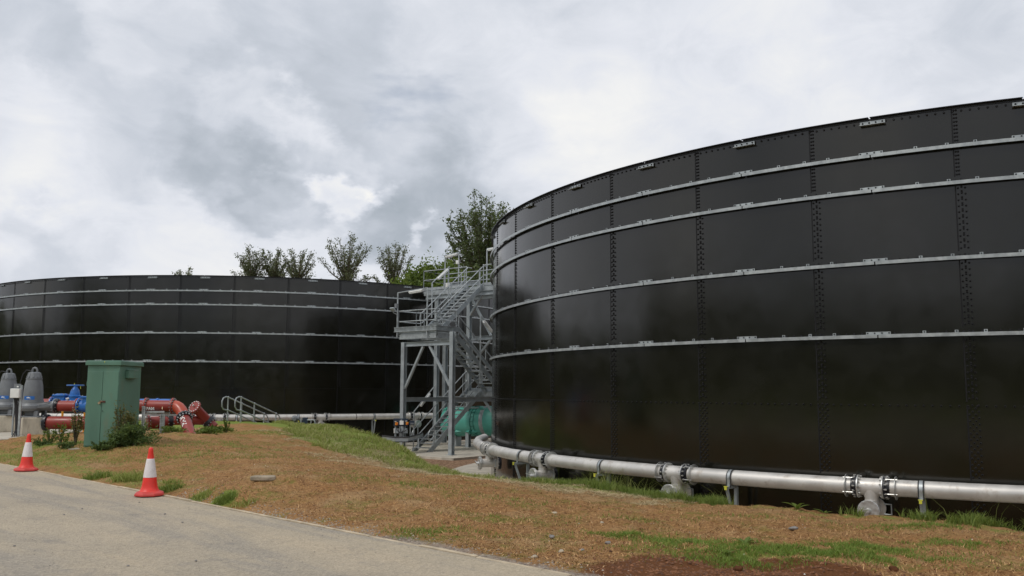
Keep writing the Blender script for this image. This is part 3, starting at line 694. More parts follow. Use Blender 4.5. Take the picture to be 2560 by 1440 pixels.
def pump(px, Y, label):
    x = xat(px, Y+.42); y = Y+.42; root = thing('submersible_pump', (x, y, .895), label, 'pump', 'grey pumps on plinths'); zb = .897
    b = MB(); b.box((x, y, zb+.02), (.74, .66, .04)); 
    for i in (-1, 1):
        for j in (-1, 1): b.box((x+.25*i, y+.22*j, zb+.11), (.13, .13, .16), taper=.9)
    b.box((x, y, zb+.12), (.30, .30, .15)); b.build('base_frame', greyp, root, bevel=.012)
    b = MB(); b.lathe((x, y, zb), Z, [(.27, .17), (.35, .20), (.39, .27), (.385, .34), (.33, .40), (.315, .44), (.315, .475), (.30, .48), (.295, .53)], 28)
    b.tube([(x+.1, y-.16, zb+.31), (x+.38, y-.08, zb+.325), (x+.60, y-.02, zb+.34), (x+.70, y, zb+.34)], [.13, .125, .145, .155], 16); b.build('volute', greyp, root)
    b = MB(); b.bar((x+.28, y-.26, zb+.43), (x+.60, y-.14, zb+.46), .02, .03); b.bar((x+.28, y-.28, zb+.30), (x+.60, y-.17, zb+.33), .02, .05); b.build('rib', greyp, root)
    f = V3(x+.70, y, zb+.34); b = MB(); b.m = 0; b.disc(f, (1, 0, 0), .225, .045, 26); b.m = 1; b.bolts(f, (1, 0, 0), .19, 12, .018, .09); b.build('outlet_flange', [greyp, galv], root)
    b = MB(); b.lathe((x, y, zb), Z, [(.280, .50), (.278, .60), (.274, .75), (.254, .98), (.218, 1.14), (.227, 1.145), (.227, 1.185), (.212, 1.19)], 30); mh = b.build('motor_housing', greyp, root, smooth=30)
    b = MB(); b.lathe((x, y, zb), Z, [(.208, 1.18), (.202, 1.20), (.178, 1.31), (.158, 1.35), (.12, 1.37)], 30)
    for k in range(10):
        a = 2*pi*k/10; d = V3(math.cos(a), math.sin(a), 0); b.bar(V3(x, y, zb+1.20)+d*.202, V3(x, y, zb+1.35)+d*.152, .045, .04, d)
    mc = b.build('motor_cap', greyp, root)
    b = MB(); b.tube([(x-.075, y, zb+1.36), (x-.072, y, zb+1.43), (x-.05, y, zb+1.48), (x, y, zb+1.50), (x+.05, y, zb+1.48), (x+.072, y, zb+1.43), (x+.075, y, zb+1.30)], .030, 8); b.build('lifting_handle', greyp, mc)
    b = MB(); b.tube([(x-.05, y-.1, zb+1.40), (x-.20, y-.1, zb+1.43), (x-.33, y-.05, zb+1.30), (x-.42, y, zb+1.06), (x-.46, y+.05, zb+.7), (x-.44, y+.1, zb+.05)], .014, 6); b.build('cable', rubber, root)
    vs = []; fs = []; R = .2805; n = 8
    for i in range(n+1):
        a = math.radians(-118+64*i/n); q = V3(math.cos(a), math.sin(a), 0)
        vs += [V3(x, y, zb+.525)+q*(R+.004), V3(x, y, zb+.635)+q*(R+.002)]
    b = MB(); b.m = 0; b.add(vs, [(2*i, 2*i+2, 2*i+3, 2*i+1) for i in range(n)])
    b.m = 1
    for i, (a0, a1, z0, z1) in enumerate(((-100, -78, .575, .60), (-93, -86, .60, .612), (-84, -72, .548, .556))):
        vs = []
        for k in range(4):
            a = math.radians(a0+(a1-a0)*k/3); q = V3(math.cos(a), math.sin(a), 0); vs += [V3(x, y, zb+z0)+q*(R+.008), V3(x, y, zb+z1)+q*(R+.008)]
        b.add(vs, [(2*i_, 2*i_+2, 2*i_+3, 2*i_+1) for i_ in range(3)])
    b.build('nameplate', [bluep, whitep], mh)
plinth(91, 27.2, 'stained concrete plinth behind the farther cone, under the right hand pump', .62)
plinth(12, 29.0, 'stained concrete plinth at the left edge, under the pump cut by the frame', .62)
pump(84, 27.2, 'grey upright pump with blue nameplate, right one, next to the blue valves')
pump(20, 29.0, 'grey upright pump with blue nameplate, left one, partly behind the post')
def red_flange(mb, c, ax, r, k=12, t=.04): mb.m = 0; mb.disc(c, ax, r, t, 24); mb.m = 1; mb.bolts(c, ax, r*.86, k, .02, t+.05)
XD = V3(1, 0, 0)
def text_mesh(txt, size):
    cu = bpy.data.curves.new('lettering', 'FONT'); cu.body = txt; cu.size = size; cu.align_x = 'CENTER'; cu.align_y = 'CENTER'; cu.offset = size*.045; cu.resolution_u = 2
    o = bpy.data.objects.new('tmp', cu); COL.objects.link(o); dg = bpy.context.evaluated_depsgraph_get()
    me = bpy.data.meshes.new_from_object(o.evaluated_get(dg)); v = [tuple(q.co) for q in me.vertices]; f = [tuple(p.vertices) for p in me.polygons]
    bpy.data.objects.remove(o); bpy.data.curves.remove(cu); bpy.data.meshes.remove(me); return v, f
def wrap_text(txt, size, c, ax, face, R, parent, sx=1.0):
    "lettering lying on a pipe: reads along ax, centred towards face"
    c = Vector(c); ax = Vector(ax).normalized(); fc = Vector(face); fc = (fc-ax*fc.dot(ax)).normalized(); u = fc.cross(ax)
    v, f = text_mesh(txt, size); b = MB()
    b.add([c+ax*(x*sx)+(fc*math.cos(y/R)+u*math.sin(y/R))*(R+.004) for x, y, z in v], f); return b.build('lettering', whitep, parent, smooth=0)
ZF = 1.237; YF = 27.62
X = lambda px: xat(px, YF)
r1 = thing('discharge_pipe', (X(172), YF, SLZ), 'short dark red pipe between the right pump coupling and the blue check valve', 'pipe', 'red pipes')
b = MB(); b.tube([(X(150), YF, ZF), (X(194), YF, ZF)], .163, 24); b.build('pipe', redp, r1)
b = MB(); red_flange(b, (X(196), YF, ZF), XD, .235); b.build('flange', [redp, galv], r1)
b = MB(); b.m = 0; b.lathe((X(143.5), YF, ZF), XD, [(.215, 0), (.22, .02), (.22, .055), (.19, .065), (.19, .085)], 24); b.m = 1; b.bolts((X(147), YF, ZF), XD, .20, 10, .016, .05); b.build('coupling', [blackm, bright], r1)
b = MB(); b.tube([(X(170), YF, ZF+.15), (X(170), YF, ZF+.23)], .02, 8); b.tube([(X(166), YF, ZF+.225), (X(174), YF, ZF+.24)], .016, 8); b.build('gauge_cock', bright, r1)
def check_valve(px0, px1, Y, z, label):
    x0, x1 = xat(px0, Y), xat(px1, Y); L = x1-x0; xm = (x0+x1)/2
    r = thing('check_valve', (xm, Y, SLZ), label, 'valve', 'blue valves')
    b = MB(); b.lathe((x0, Y, z), XD, [(.17, .03), (.19, L*.2), (.235, L*.45), (.235, L*.6), (.19, L*.85), (.17, L-.03)], 24); b.box((xm, Y, z+.15), (L*.62, .36, .2)); b.build('body', bluep, r, bevel=.01)
    b = MB(); b.box((xm, Y, z+.275), (L*.72, .44, .055)); b.lathe((xm, Y, z+.28), Z, [(.2, 0), (.19, .04), (.12, .055)], 20)
    cv = b.build('cover', bluep, r, bevel=.012)
    b = MB()
    for i in (-1, 0, 1):
        for j in (-1, 1): b.lathe((xm+i*L*.3, Y+j*.18, z+.27), Z, [(.02, 0), (.02, .06)], 6)
    tag(b.build('cover_bolts', galv, cv), kind='stuff')
    for q in (x0, x1): b = MB(); b.m = 0; b.disc((q, Y, z), XD, .235, .04, 24); b.m = 1; b.bolts((q, Y, z), XD, .2, 12, .018, .10); b.build('flange', [bluep, galv], r)
check_valve(200.5, 268, YF, ZF, 'blue check valve in front, half hidden behind the green cabinet')
YR = 29.6
check_valve(133, 176, YR, 1.27, 'blue check valve with flat bolted cover left of the handwheel')
rr_ = thing('discharge_pipe', (xat(118, YR), YR, SLZ), 'pinkish red pipe seen over the right pump outlet, behind it', 'pipe', 'red pipes')
b = MB(); b.tube([(xat(70, YR), YR, 1.27), (xat(129, YR), YR, 1.27)], .163, 20); b.build('pipe', redp, rr_)
b = MB(); red_flange(b, (xat(130.5, YR), YR, 1.27), XD, .235); b.build('flange', [redp, galv], rr_)
x = xat(188, YR)
r = thing('gate_valve', (x, YR, SLZ), 'blue gate valve with large flat handwheel left of the green cabinet', 'valve', 'blue valves')
b = MB(); b.lathe((x-.17, YR, 1.27), XD, [(.17, 0), (.2, .1), (.2, .24), (.17, .34)], 22); b.lathe((x, YR, 1.3), Z, [(.17, 0), (.165, .16), (.19, .20), (.19, .24), (.155, .26), (.15, .32), (.125, .42), (.07, .50), (.055, .53), (.055, .58)], 22); b.build('body', bluep, r)
for q in (-.18, .18): b = MB(); b.m = 0; b.disc((x+q, YR, 1.27), XD, .235, .035, 24); b.m = 1; b.bolts((x+q, YR, 1.27), XD, .2, 12, .018, .09); b.build('flange', [bluep, galv], r)
b = MB(); b.tube([(x+.25*math.cos(2*pi*k/24), YR+.25*math.sin(2*pi*k/24), 1.875) for k in range(24)], .020, 8, closed=True)
for k in range(4): a = pi/4+k*pi/2; b.bar((x, YR, 1.87), (x+.25*math.cos(a), YR+.25*math.sin(a), 1.875), .03, .02)
b.lathe((x, YR, 1.83), Z, [(.05, 0), (.05, .07)], 12); hw = b.build('handwheel', bluep, r)
b = MB(); b.tube([(x-.02, YR-.05, 1.88), (x-.01, YR-.05, 1.95)], .008, 6); b.build('yellow_tag', yelp, hw); b = MB(); b.tube([(x+.22, YR-.12, 1.86), (x+.245, YR-.14, 1.76)], .008, 6); b.build('yellow_tag', yelp, hw)
rr2 = thing('discharge_pipe', (xat(395, YR), YR, SLZ), 'blue pipe line peeping over the lettered red pipe right of the cabinet', 'pipe')
b = MB(); b.tube([(xat(205, YR), YR, 1.27), (xat(428, YR), YR, 1.27)], .175, 20); b.build('pipe', bluep, rr2)
b = MB(); b.disc((xat(396, YR), YR, 1.27), XD, .2, .06, 20); b.build('collar', bluep, rr2)
# lettered pipe, elbow and leg
r = thing('discharge_pipe', at(476, 1088, 26.4), 'red lettered pipe leaving the cabinet and bending down into the ground through an orange elbow', 'pipe', 'red pipes')
YP = 27.2
p0, p1 = at(300, 1013.3, YP), at(431, 1014.8, YP)
b = MB(); b.tube([p0, p1], .165, 26); lp = b.build('pipe', redp, r)
b = MB(); b.tube([at(371.5, 1014.2, YP), at(373, 1014.2, YP)], .168, 26); b.build('pipe_joint', redp, r)
wrap_text('PAM', .125, at(381, 1017, YP), XD, (.3, -1, -.35), .165, lp, 1.0)
b = MB(); b.box(at(411, 1020, YP)+V3(0, -.166, 0), (.022, .006, .075)); b.build('paper_tag', pm('tag_paper', (.75, .62, .38), .7), r)
for q, rad in ((at(366, 1013.8, YP), .235), (at(433, 1014.8, YP), .24)):
    b = MB(); red_flange(b, q, XD, rad, 14, .05); b.build('flange', [redp, galv], r)
el = [at(435, 1014.8, YP), at(441, 1016, 27.15), at(447, 1019.5, 27.1), at(452.5, 1025.5, 27.05), at(456.5, 1033, 27.0), at(459.5, 1041, 26.95)]
b = MB(); b.tube(el, .172, 24); b.build('elbow', redo, r)
l0, l1 = at(460, 1043, 26.95), at(479, 1094, 26.3); ld = (l1-l0).normalized()
b = MB(); b.tube([l0, l1, l1+ld*.3], .163, 24); lg = b.build('leg', redp, r)
b = MB(); b.m = 0; b.lathe(l0-ld*.02, ld, [(.225, 0), (.23, .02), (.23, .07), (.20, .08), (.20, .12)], 26); b.m = 1; b.bolts(l0+ld*.03, ld, .205, 14, .018, .15); b.build('coupling', [blackm, galv], r)
wrap_text('PAM', .21, l0+ld*.30, -ld, (-.05, -1, .15), .163, lg, 1.1)
# lower pipes
r = thing('suction_pipe', (xat(170, 27.5), 27.5, SLZ), 'thick dull red pipe low beside the right plinth, behind leafy weeds', 'pipe', 'red pipes')
zL = .735
b = MB(); b.tube([(xat(123, 27.5), 27.5, zL), (xat(300, 27.5), 27.5, zL)], .195, 26); b.build('pipe', redp, r)
b = MB(); b.m = 0; b.lathe((xat(118, 27.5), 27.5, zL), XD, [(.25, 0), (.255, .02), (.255, .09), (.22, .11)], 26); b.m = 1; b.bolts((xat(121, 27.5), 27.5, zL), XD, .232, 14, .018, .13); b.build('coupling', [blackm, galv], r)
r = thing('blanked_pipe', (xat(385, 27.9), 27.9, SLZ), 'short fat red pipe with bolted blank end between grey posts right of the cabinet', 'pipe', 'red pipes')
ad = V3(.86, .5, .02).normalized(); q0 = at(372, 1057, 27.7)
b = MB(); b.tube([q0, q0+ad*.62], .19, 24); b.build('pipe', redp, r)
b = MB(); red_flange(b, q0-ad*.02, ad, .235, 12, .05); b.build('blind_flange', [redp, galv], r)
b = MB(); red_flange(b, q0+ad*.33, ad, .235, 12, .04); b.build('flange', [redp, galv], r)
b = MB(); b.m = 0; b.disc(q0+ad*.62, ad, .24, .12, 24); b.m = 1; b.bolts(q0+ad*.62, ad, .21, 12, .018, .18); b.build('coupling', [blackm, galv], r)
r = thing('branch_pipe', at(505, 1062, 30), 'red Y shaped branch pipe with blank flange tilted up, right of the lettered leg', 'pipe', 'red pipes')
q0, q1 = at(418, 1051, 29.4), at(520, 1053, 30.2)
b = MB(); b.tube([q0, at(495, 1050.5, 30.0), at(512, 1051.5, 30.15), at(525, 1057, 30.15)], .152, 22); b.build('pipe', redp, r)
b = MB(); e0, e1 = at(523, 1056, 30.15), at(488, 1018.5, 29.7); b.tube([e0, e1], .15, 22); b.build('branch', redp, r)
bd = (e1-e0).normalized(); b = MB(); red_flange(b, e1+bd*.02, (bd+V3(-.1, -.55, .1)).normalized(), .215, 14, .05); b.tube([e1+bd*.05, e1+bd*.12], .03, 8); b.build('blind_flange', [redp, bright], r)
qd = (at(528, 1060.5, 30.15)-at(519, 1054, 30.15)).normalized(); b = MB(); b.m = 0; b.disc(at(524, 1056, 30.15), qd, .225, .13, 24); b.m = 1; b.bolts(at(524, 1056, 30.15), qd, .2, 12, .018, .2); b.build('coupling', [blackm, galv], r)
b = MB(); b.tube([at(524, 1056, 30.15), at(536, 1068, 30.15)], .15, 18); b.build('bend', redp, r)
b = MB(); red_flange(b, at(481, 1050.3, 29.9), XD, .21, 12, .06); b.build('flange', [redp, galv], r)
# trestle of slotted channel under the pipes
r = thing('pipe_trestle', at(407, 1080, 26.7), 'slotted galvanised channel trestle carrying the lettered red pipe', 'pipe support')
def slotpost(px, y0, Y, w=.09):
    p = at(px, y0, Y); b = MB(); x0 = p.x; z1 = p.z
    for i in (-1, 1): b.box((x0+i*w*.42, Y, (SLZ-.1+z1)/2), (w*.16, .05, z1-SLZ+.1))
    b.box((x0, Y+.02, (SLZ-.1+z1)/2), (w*.68, .012, z1-SLZ+.1))
    n = int((z1-SLZ)/.06)
    for i in range(n): b.box((x0, Y-.005, SLZ+.03+i*.06), (w*.68, .02, .022))
    b.build('slotted_post', galv, r)
slotpost(360, 1015, 26.8); slotpost(407, 1035, 26.4, .13); slotpost(422, 1035, 27.9, .11)
for y0, Y, a, b_ in ((1029.5, 26.9, 357, 411), (1033.5, 27.5, 360, 424), (1038, 27.9, 362, 447)):
    b = MB(); b.bar(at(a, y0, Y), at(b_, y0, Y), .045, .05); b.build('crossbar', galv, r)
b = MB(); b.box(at(384, 1031, 27.1), (.30, .25, .06)); b.build('saddle', galv_d, r)
for px, lab in ((156.5, 'amber pipe stand left, below the blue check valve with flat cover'), (212, 'amber pipe stand right, touching the cabinet edge in the photo')):
    q = at(px, 1030, 29.2); b = MB(); b.lathe((q.x, q.y, SLZ), Z, [(.09, 0), (.09, .015), (.035, .02), (.035, q.z-SLZ+.12), (.10, q.z-SLZ+.13), (.10, q.z-SLZ+.16)], 14); tag(b.build('pipe_stand', orgp, loc=(q.x, q.y, SLZ)), lab, 'pipe support', 'amber pipe stands')
# junction post
r = thing('junction_post', (xat(50, 26.6), 26.6, SLZ), 'galvanised post with white junction box and cables beside the right pump', 'post')
def vbar(px, y0, y1, Y, w, m, nm): a, c = at(px, y0, Y), at(px, y1, Y); b = MB(); b.bar((a.x, Y, c.z), (a.x, Y, a.z), w, .05, V3(0, 1, 0)); b.build(nm, m, r)
vbar(54.5, 963, 1090, 26.5, .06, galv, 'post'); vbar(46.5, 1005, 1089, 26.6, .05, galv, 'cable_channel'); vbar(36, 998, 1088, 26.6, .03, galv_d, 'cable_channel')
b = MB(); b.box(at(44, 968, 26.58), (.2, .04, .2)); b.build('back_plate', greyp, r)
b = MB(); b.box(at(39.5, 983, 26.45), (.265, .14, .27)); b.build('junction_box', whitep, r, bevel=.012)
b = MB(); b.box(at(44.5, 966.5, 26.54), (.05, .01, .04)); b.build('label_plate', whitep, r)
for k in range(4):
    a = at(35+k*2.6, 994, 26.45); c = at(39+k*1.4, 1020, 26.55); e = at(39+k*1.5, 1076, 26.55); f_ = at(30+k*5, 1092, 26.2+.1*k)
    b = MB(); b.tube([a, c, e, f_], .016, 6); b.build('cable', rubber, r)
# ------------------------------------------------------------------ green cabinet
CY = 21.6; cx0, cx1 = xat(216.5, CY), xat(297, CY); cz0, cz1 = .385, 2.42; cd = 1.25; cw = cx1-cx0; cm = (cx0+cx1)/2
b = MB(); b.prism([(cx0-.25, CY-.22), (cx1+.06, CY-.22), (cx1+.06, CY+cd+.1), (cx0-.25, CY+cd+.1)], cz0-.4, cz0-.03); tag(b.build('cabinet_slab', concm, loc=(cm, CY, cz0)), kind='structure')
r = thing('cabinet', (cm, CY+cd/2, cz0), 'tall green steel cabinet with closed double doors and side vent on the verge', 'cabinet')
b = MB(); b.box((cm, CY+cd/2, (cz0+cz1)/2-.03), (cw, cd, cz1-cz0-.06)); b.build('body', greenc, r, bevel=.008)
b = MB(); b.box((cm, CY+cd/2, cz1-.05), (cw+.09, cd+.09, .10)); b.box((cm, CY+cd/2, cz1+.008), (cw+.05, cd+.05, .02)); b.build('roof', greenc, r, bevel=.01)
for s_ in (-1, 1):
    dx = cm+s_*cw*.245; b = MB(); b.box((dx, CY-.010, cz0+.91), (cw*.485-.004, .022, 1.76)); d = b.build('door', greenc, r, bevel=.004)
    for zz in (.35, .95, 1.5): b = MB(); b.tube([(cm+s_*(cw*.488), CY-.016, cz0+zz-.05), (cm+s_*(cw*.488), CY-.016, cz0+zz+.05)], .009, 8); b.build('hinge', greenc, d)
zk = cz0+.99+.0; b = MB(); b.box((cm+.02, CY-.028, zk+.08), (.14, .012, .045)); hp = b.build('hasp', rust, r)
b = MB(); b.box((cm-.045, CY-.05, zk+.05), (.055, .022, .045), (V3(.9, 0, .43), V3(0, 1, 0), V3(-.43, 0, .9))); b.tube([(cm-.03, CY-.05, zk+.06), (cm, CY-.05, zk+.1), (cm+.03, CY-.05, zk+.08)], .006, 6); b.build('padlock', brass, hp)
b = MB(); b.lathe((cm+.035, CY-.03, zk-.14), V3(0, -1, 0), [(.012, 0), (.012, .012)], 8); b.build('keyhole', blackm, r)
b = MB(); b.box((cx1+.045, CY+cd*.47, cz1-.31), (.09, .52, .19)); b.box((cx1+.05, CY+cd*.47, cz1-.205), (.10, .54, .02)); b.build('vent_cover', greenc, r, bevel=.012)
b = MB(); b.lathe((cm+.03, CY-.045, cz1-.02), V3(0, -1, 0), [(.012, 0), (.010, .008)], 8); b.build('indicator', yelp, r)
# ------------------------------------------------------------------ hooped handrails down the bank
def handrail(px0, y0, Y0, px1, y1, Y1, posts, label):
    A, B = at(px0, y0, Y0), at(px1, y1, Y1); d = (B-A).normalized(); dh = V3(d.x, d.y, 0).normalized(); dz = .53
    root = thing('handrail', (A.x, A.y, hz1(A.x, A.y)), label, 'handrail', 'hooped handrails on the bank steps'); rr = .028
    e0, e1 = A-dh*.06, B+d*.12
    path = [B]+[A]+[A-dh*.10+Z*.02, A-dh*.24-Z*.03, A-dh*.30-Z*.15, A-dh*.30-Z*(dz-.15), A-dh*.22-Z*(dz-.03), A-dh*.08-Z*dz, A-Z*dz]+[B-Z*dz]
    end = [B-Z*dz+d*.05, B-Z*(dz-.02)+d*.17, B-Z*(dz-.14)+d*.26, B-Z*.14+d*.27, B-Z*.02+d*.17, B]
    b = MB(); b.tube(path+end[:1]+end[1:], rr, 10); b.build('rails', galv, root)
    for f in posts:
        p = A+(B-A)*f; g = hz1(p.x, p.y); b = MB(); b.tube([(p.x, p.y, min(g, p.z-1.0)-.1), (p.x, p.y, p.z)], rr, 10)
        for q in (p, p-Z*dz): b.blob(q, (.045, .045, .045), 1, 0, 8, 6)
        b.build('post', galv, root)
handrail(603, 993, 37.0, 690, 1034, 38.6, (0, .37, 1), 'nearer hooped galvanised handrail of the bank steps, the right one')
handrail(570.5, 993, 37.9, 660, 1034, 39.5, (0, .37, 1), 'hooped galvanised handrail behind, the left one of the pair')
r = thing('hoop_barrier', at(783, 1066, 35), 'small bent tube hoop beside the dark control box on the bank', 'barrier')
for px in (777, 787):
    p = at(px, 1068, 35); b = MB(); b.tube([(p.x, 35, p.z-.1), (p.x, 35, at(px, 1050, 35).z)], .022, 8); b.build('post', galv, r)
b = MB(); p = at(768, 1050, 35); q = at(783, 1050, 35); b.tube([p, q, at(786, 1052, 35), at(788, 1057, 35), at(788, 1068, 35)], .022, 8); b.build('rail', galv, r)
r = thing('control_box', at(763, 1068, 35.3), 'dark slate control box on a grey post beside the small hoop', 'control box')
b = MB(); b.box(at(763, 1051.5, 35.3), (.20, .12, .24)); b.build('box', panelb, r, bevel=.01)
b = MB(); p = at(752.5, 1046, 35.4); b.bar((p.x, 35.4, p.z), (p.x, 35.4, p.z-.75), .05, .05); b.build('post', galv_d, r)
r = thing('valve_actuator', at(738, 1066, 36), 'grey valve actuator with round head in front of the far pipe', 'actuator')
p = at(739, 1046, 36); b = MB(); b.lathe(p-V3(.14, 0, 0), XD, [(.07, 0), (.11, .03), (.12, .12), (.09, .22), (.09, .3)], 16); b.lathe(p-Z*.02, V3(0, -1, 0), [(.09, 0), (.09, .18), (.07, .2)], 14); b.build('head', greyp, r)
b = MB(); b.tube([p, p-Z*.32], [.07, .055], 12); b.lathe(p-Z*.36, Z, [(.18, 0), (.18, .06), (.08, .1)], 16); b.build('stem', greyp, r)
# ------------------------------------------------------------------ stair tower between the tanks
TA = math.radians(38); TO = V3(-4.02, 43.0, 0); E1 = V3(math.cos(TA), -math.sin(TA), 0); E2 = V3(math.sin(TA), math.cos(TA), 0)
def T(t, s, z): return TO+E1*t+E2*s+Z*z
AX = (E1, E2, Z); GL, L1, L2, L3, RUN = PAD, 1.75, 4.42, 7.08, 3.45
b = MB(); b.prism([(T(*q, 0).x, T(*q, 0).y) for q in ((-6.5, -2.5), (3.94, -2.5), (3.94, 7.5), (-6.5, 7.5))], PAD-.25, PAD)
tag(b.build('concrete_pad', concm, loc=T(0, 0, PAD)), kind='structure')
tw = thing('stair_tower', T(1, 1, PAD), 'grey galvanised steel stair tower with handrails and platforms between the two tanks', 'stair tower')
def hcol(t, s, z1, z0=PAD):
    b = MB(); b.hsec(T(t, s, z0), T(t, s, z1), .205, .205, E2, .02); c = b.build('column', galv_d, tw)
    b = MB(); b.box(T(t, s, z0+.012), (.36, .36, .024), AX); b.build('base_plate', galv_d, c)
for c in ((-.40, -1.2, 4.0), (2.65, -1.2, 4.40), (-.5, 3.6, 6.58), (-2.75, 3.6, 6.58), (2.65, 3.6, 6.58), (-3.42, 5.0, 6.58), (1.9, 5.0, 6.58)): hcol(*c)
def beam(p, q, w=.16, h=.2, m=None, nm='beam'):
    b = MB(); b.hsec(p, q, w, h, Z, .016); return b.build(nm, m or galv_d, tw)
beam(T(-.29, -1.2, 3.9), T(2.54, -1.2, 3.9)); beam(T(-.4, -1.09, 3.9), T(-.5, 3.49, 4.3))
beam(T(-.40, -1.09, 1.33), T(-.5, 3.49, 1.33)); beam(T(2.65, -1.09, 1.36), T(2.65, 3.49, 1.36)); beam(T(-.39, 3.6, 1.36), T(2.54, 3.6, 1.36)); beam(T(-.39, 3.6, 4.42), T(2.54, 3.6, 4.42)); beam(T(-2.64, 3.6, 1.36), T(-.61, 3.6, 1.36))
beam(T(-3.5, 3.5, 6.71), T(6.6, 3.5, 6.71), .16, .24); beam(T(-3.5, 5.0, 6.71), T(6.6, 5.0, 6.71), .16, .24)
def brace(p, q): b = MB(); b.bar(p, q, .10, .10, E2); b.build('brace', galv_d, tw)
brace(T(.85, -1.2, 3.79), T(-.29, -1.2, 1.85)); brace(T(1.25, -1.2, 3.79), T(2.54, -1.2, 1.95)); brace(T(-.4, 3.6, 6.55), T(.95, 3.6, 4.53)); brace(T(2.5, 3.6, 6.5), T(1.35, 3.6, 4.53)); brace(T(.4, 3.55, 6.6), T(-.42, 3.55, 5.6))
brace(T(-.4, 3.6, 3.0), T(.95, 3.6, 4.32)); brace(T(-.4, 3.6, 3.2), T(-.42, 2.0, 4.2)); brace(T(.6, 3.5, 1.3), T(1.6, 3.5, .2))
# landings
def landing(nm, t0, t1, s0, s1, z):
    b = MB(); h = .24
    for p, q in (((t0, s0), (t1, s0)), ((t0, s1), (t1, s1))): b.bar(T(*p, z-.16), T(*q, z-.16), .07, h)
    for p, q in (((t0, s0+.04), (t0, s1-.04)), ((t1, s0+.04), (t1, s1-.04))): b.bar(T(*p, z-.161), T(*q, z-.161), .07, h-.004)
    f = b.build(nm, galv, tw)
    b = MB(); n = int((s1-s0-.1)/.10)
    for i in range(n+1): b.box(T((t0+t1)/2, s0+.05+i*(s1-s0-.1)/n, z-.018), (t1-t0-.08, .012, .034), AX)
    m = int((t1-t0)/.3)
    for i in range(m+1): b.box(T(t0+.05+i*(t1-t0-.1)/m, (s0+s1)/2, z-.004), (.012, s1-s0-.08, .010), AX)
    b.build('grating', galv_d, f)
landing('landing', -.55, 1.80, -1.35, 0, L2); landing('landing', -.55, 1.80, RUN, RUN+1.25, L1); landing('top_platform', -3.57, 6.6, RUN, RUN+1.55, L3)
R_ = .024
def rail(pts, nm='handrail', posts=(), drop=1.08, mid=None):
    b = MB(); b.tube(pts, R_, 8); r = b.build(nm, galv, tw)
    for p in posts:
        b = MB(); b.tube([p, p-Z*drop], R_, 8); b.blob(p, (.036, .036, .036), 1, 0, 8, 6); b.blob(p-Z*.5, (.034, .034, .034), 1, 0, 8, 6); b.build('post', galv, r)
    return r
def flight(sfrom, sto, z0, z1, t0, t1, n, hoop=False, skip=None):
    d = V3(0, 0, 0); A = lambda t, f, dz=0: T(t, sfrom+(sto-sfrom)*f, z0+(z1-z0)*f+dz)
    fl = None
    for t in (t0, t1):
        b = MB(); b.bar(A(t, -.02, -.03), A(t, 1.02, -.03), .018, .24)
        ti = t+(.03 if t == t0 else -.03)
        for dz in (-.03+.11, -.03-.11): b.bar(A(ti, -.02, dz), A(ti, 1.02, dz), .05, .014)
        for k in range(n): b.lathe(A(t, (k+.5)/n, -.03)+E1*(.012 if t == t1 else -.012), E1, [(.014, -.008), (.014, .008)], 6)
        b.build('stringer', galv_d, tw)
    for k in range(1, n):
        f = k/n; b = MB(); b.box(A((t0+t1)/2, f, -.02), (t1-t0-.03, .235, .032), AX); sgn = 1 if sto > sfrom else -1
        b.box(A((t0+t1)/2, f, -.016)-E2*(.122*sgn), (t1-t0-.03, .010, .05), AX); b.build('tread', galv, tw)
    for t in (t0-.03, t1+.03):
        for dz, nm in ((1.0, 'handrail'), (.5, 'mid_rail')):
            f0, f1 = (.03, .97); pts = [A(t, f0, dz), A(t, f1, dz)]
            if nm == 'handrail':
                po = [A(t, f, dz) for f in (.08, .36, .64, .93)]
                rail(pts, nm, po, 1.02)
            else: rail(pts, nm)
        if hoop:
            a, c = A(t, .03, 1.0), A(t, .03, .5); u = (A(t, 0, 0)-A(t, 1, 0)).normalized()
            rail([a, a+u*.12, a+u*.24-Z*.06, a+u*.28-Z*.22, a+u*.20-Z*.42, c+u*.08-Z*.02, c], 'hoop')
        else:
            a = A(t, .03, 1.0); u = E2*(-1 if sto > sfrom else 1); rail([a, a+u*.10-Z*.02, a+u*.14-Z*.35, A(t, .03, .5)], 'hoop')
        if not hoop or True:
            a = A(t, .97, 1.0); c = A(t, .97, .5); u = E2*(1 if sto > sfrom else -1)
            rail([a, a+u*.10+Z*.05, a+u*.12+Z*.10, a+u*.45+Z*.10], 'handrail'); rail([c, c+u*.10+Z*.05, c+u*.12+Z*.10, c+u*.45+Z*.10], 'mid_rail')
flight(-.35, RUN, GL, L1, -.5, .5, 15, True); flight(RUN, -.05, L1, L2, .78, 1.75, 14); flight(0, RUN, L2, L3, -.5, .5, 14)
def guard(path, z, closed=False, gap=1.25, tray=0):
    P_ = [T(t, s, 0) for t, s in path]
    for dz, nm in ((1.05, 'handrail'), (.55, 'mid_rail')):
        pts = [p+Z*(z+dz) for p in P_]; po = []
        if nm == 'handrail':
            for a, c in zip(pts[:-1], pts[1:]):
                n = max(1, int((c-a).length/gap)); po += [a+(c-a)*k/n for k in range(n+1)]
        rail(pts, nm, po, 1.2)
    b = MB()
    for a, c in zip(P_[:-1], P_[1:]): b.bar(a+Z*(z+.07), c+Z*(z+.07), .008, .14)
    b.build('toe_board', galv, tw)
guard([(-.50, 0), (-.60, -.2), (-.60, -1.40), (1.85, -1.40), (1.85, -.05)], L2); guard([(-.6, RUN), (-.6, RUN+1.3), (1.85, RUN+1.3), (1.85, RUN)], L1)
guard([(-.58, RUN-.03), (-3.6, RUN-.03), (-3.6, RUN+1.58), (6.6, RUN+1.58)], L3); guard([(.58, RUN-.03), (6.6, RUN-.03)], L3)
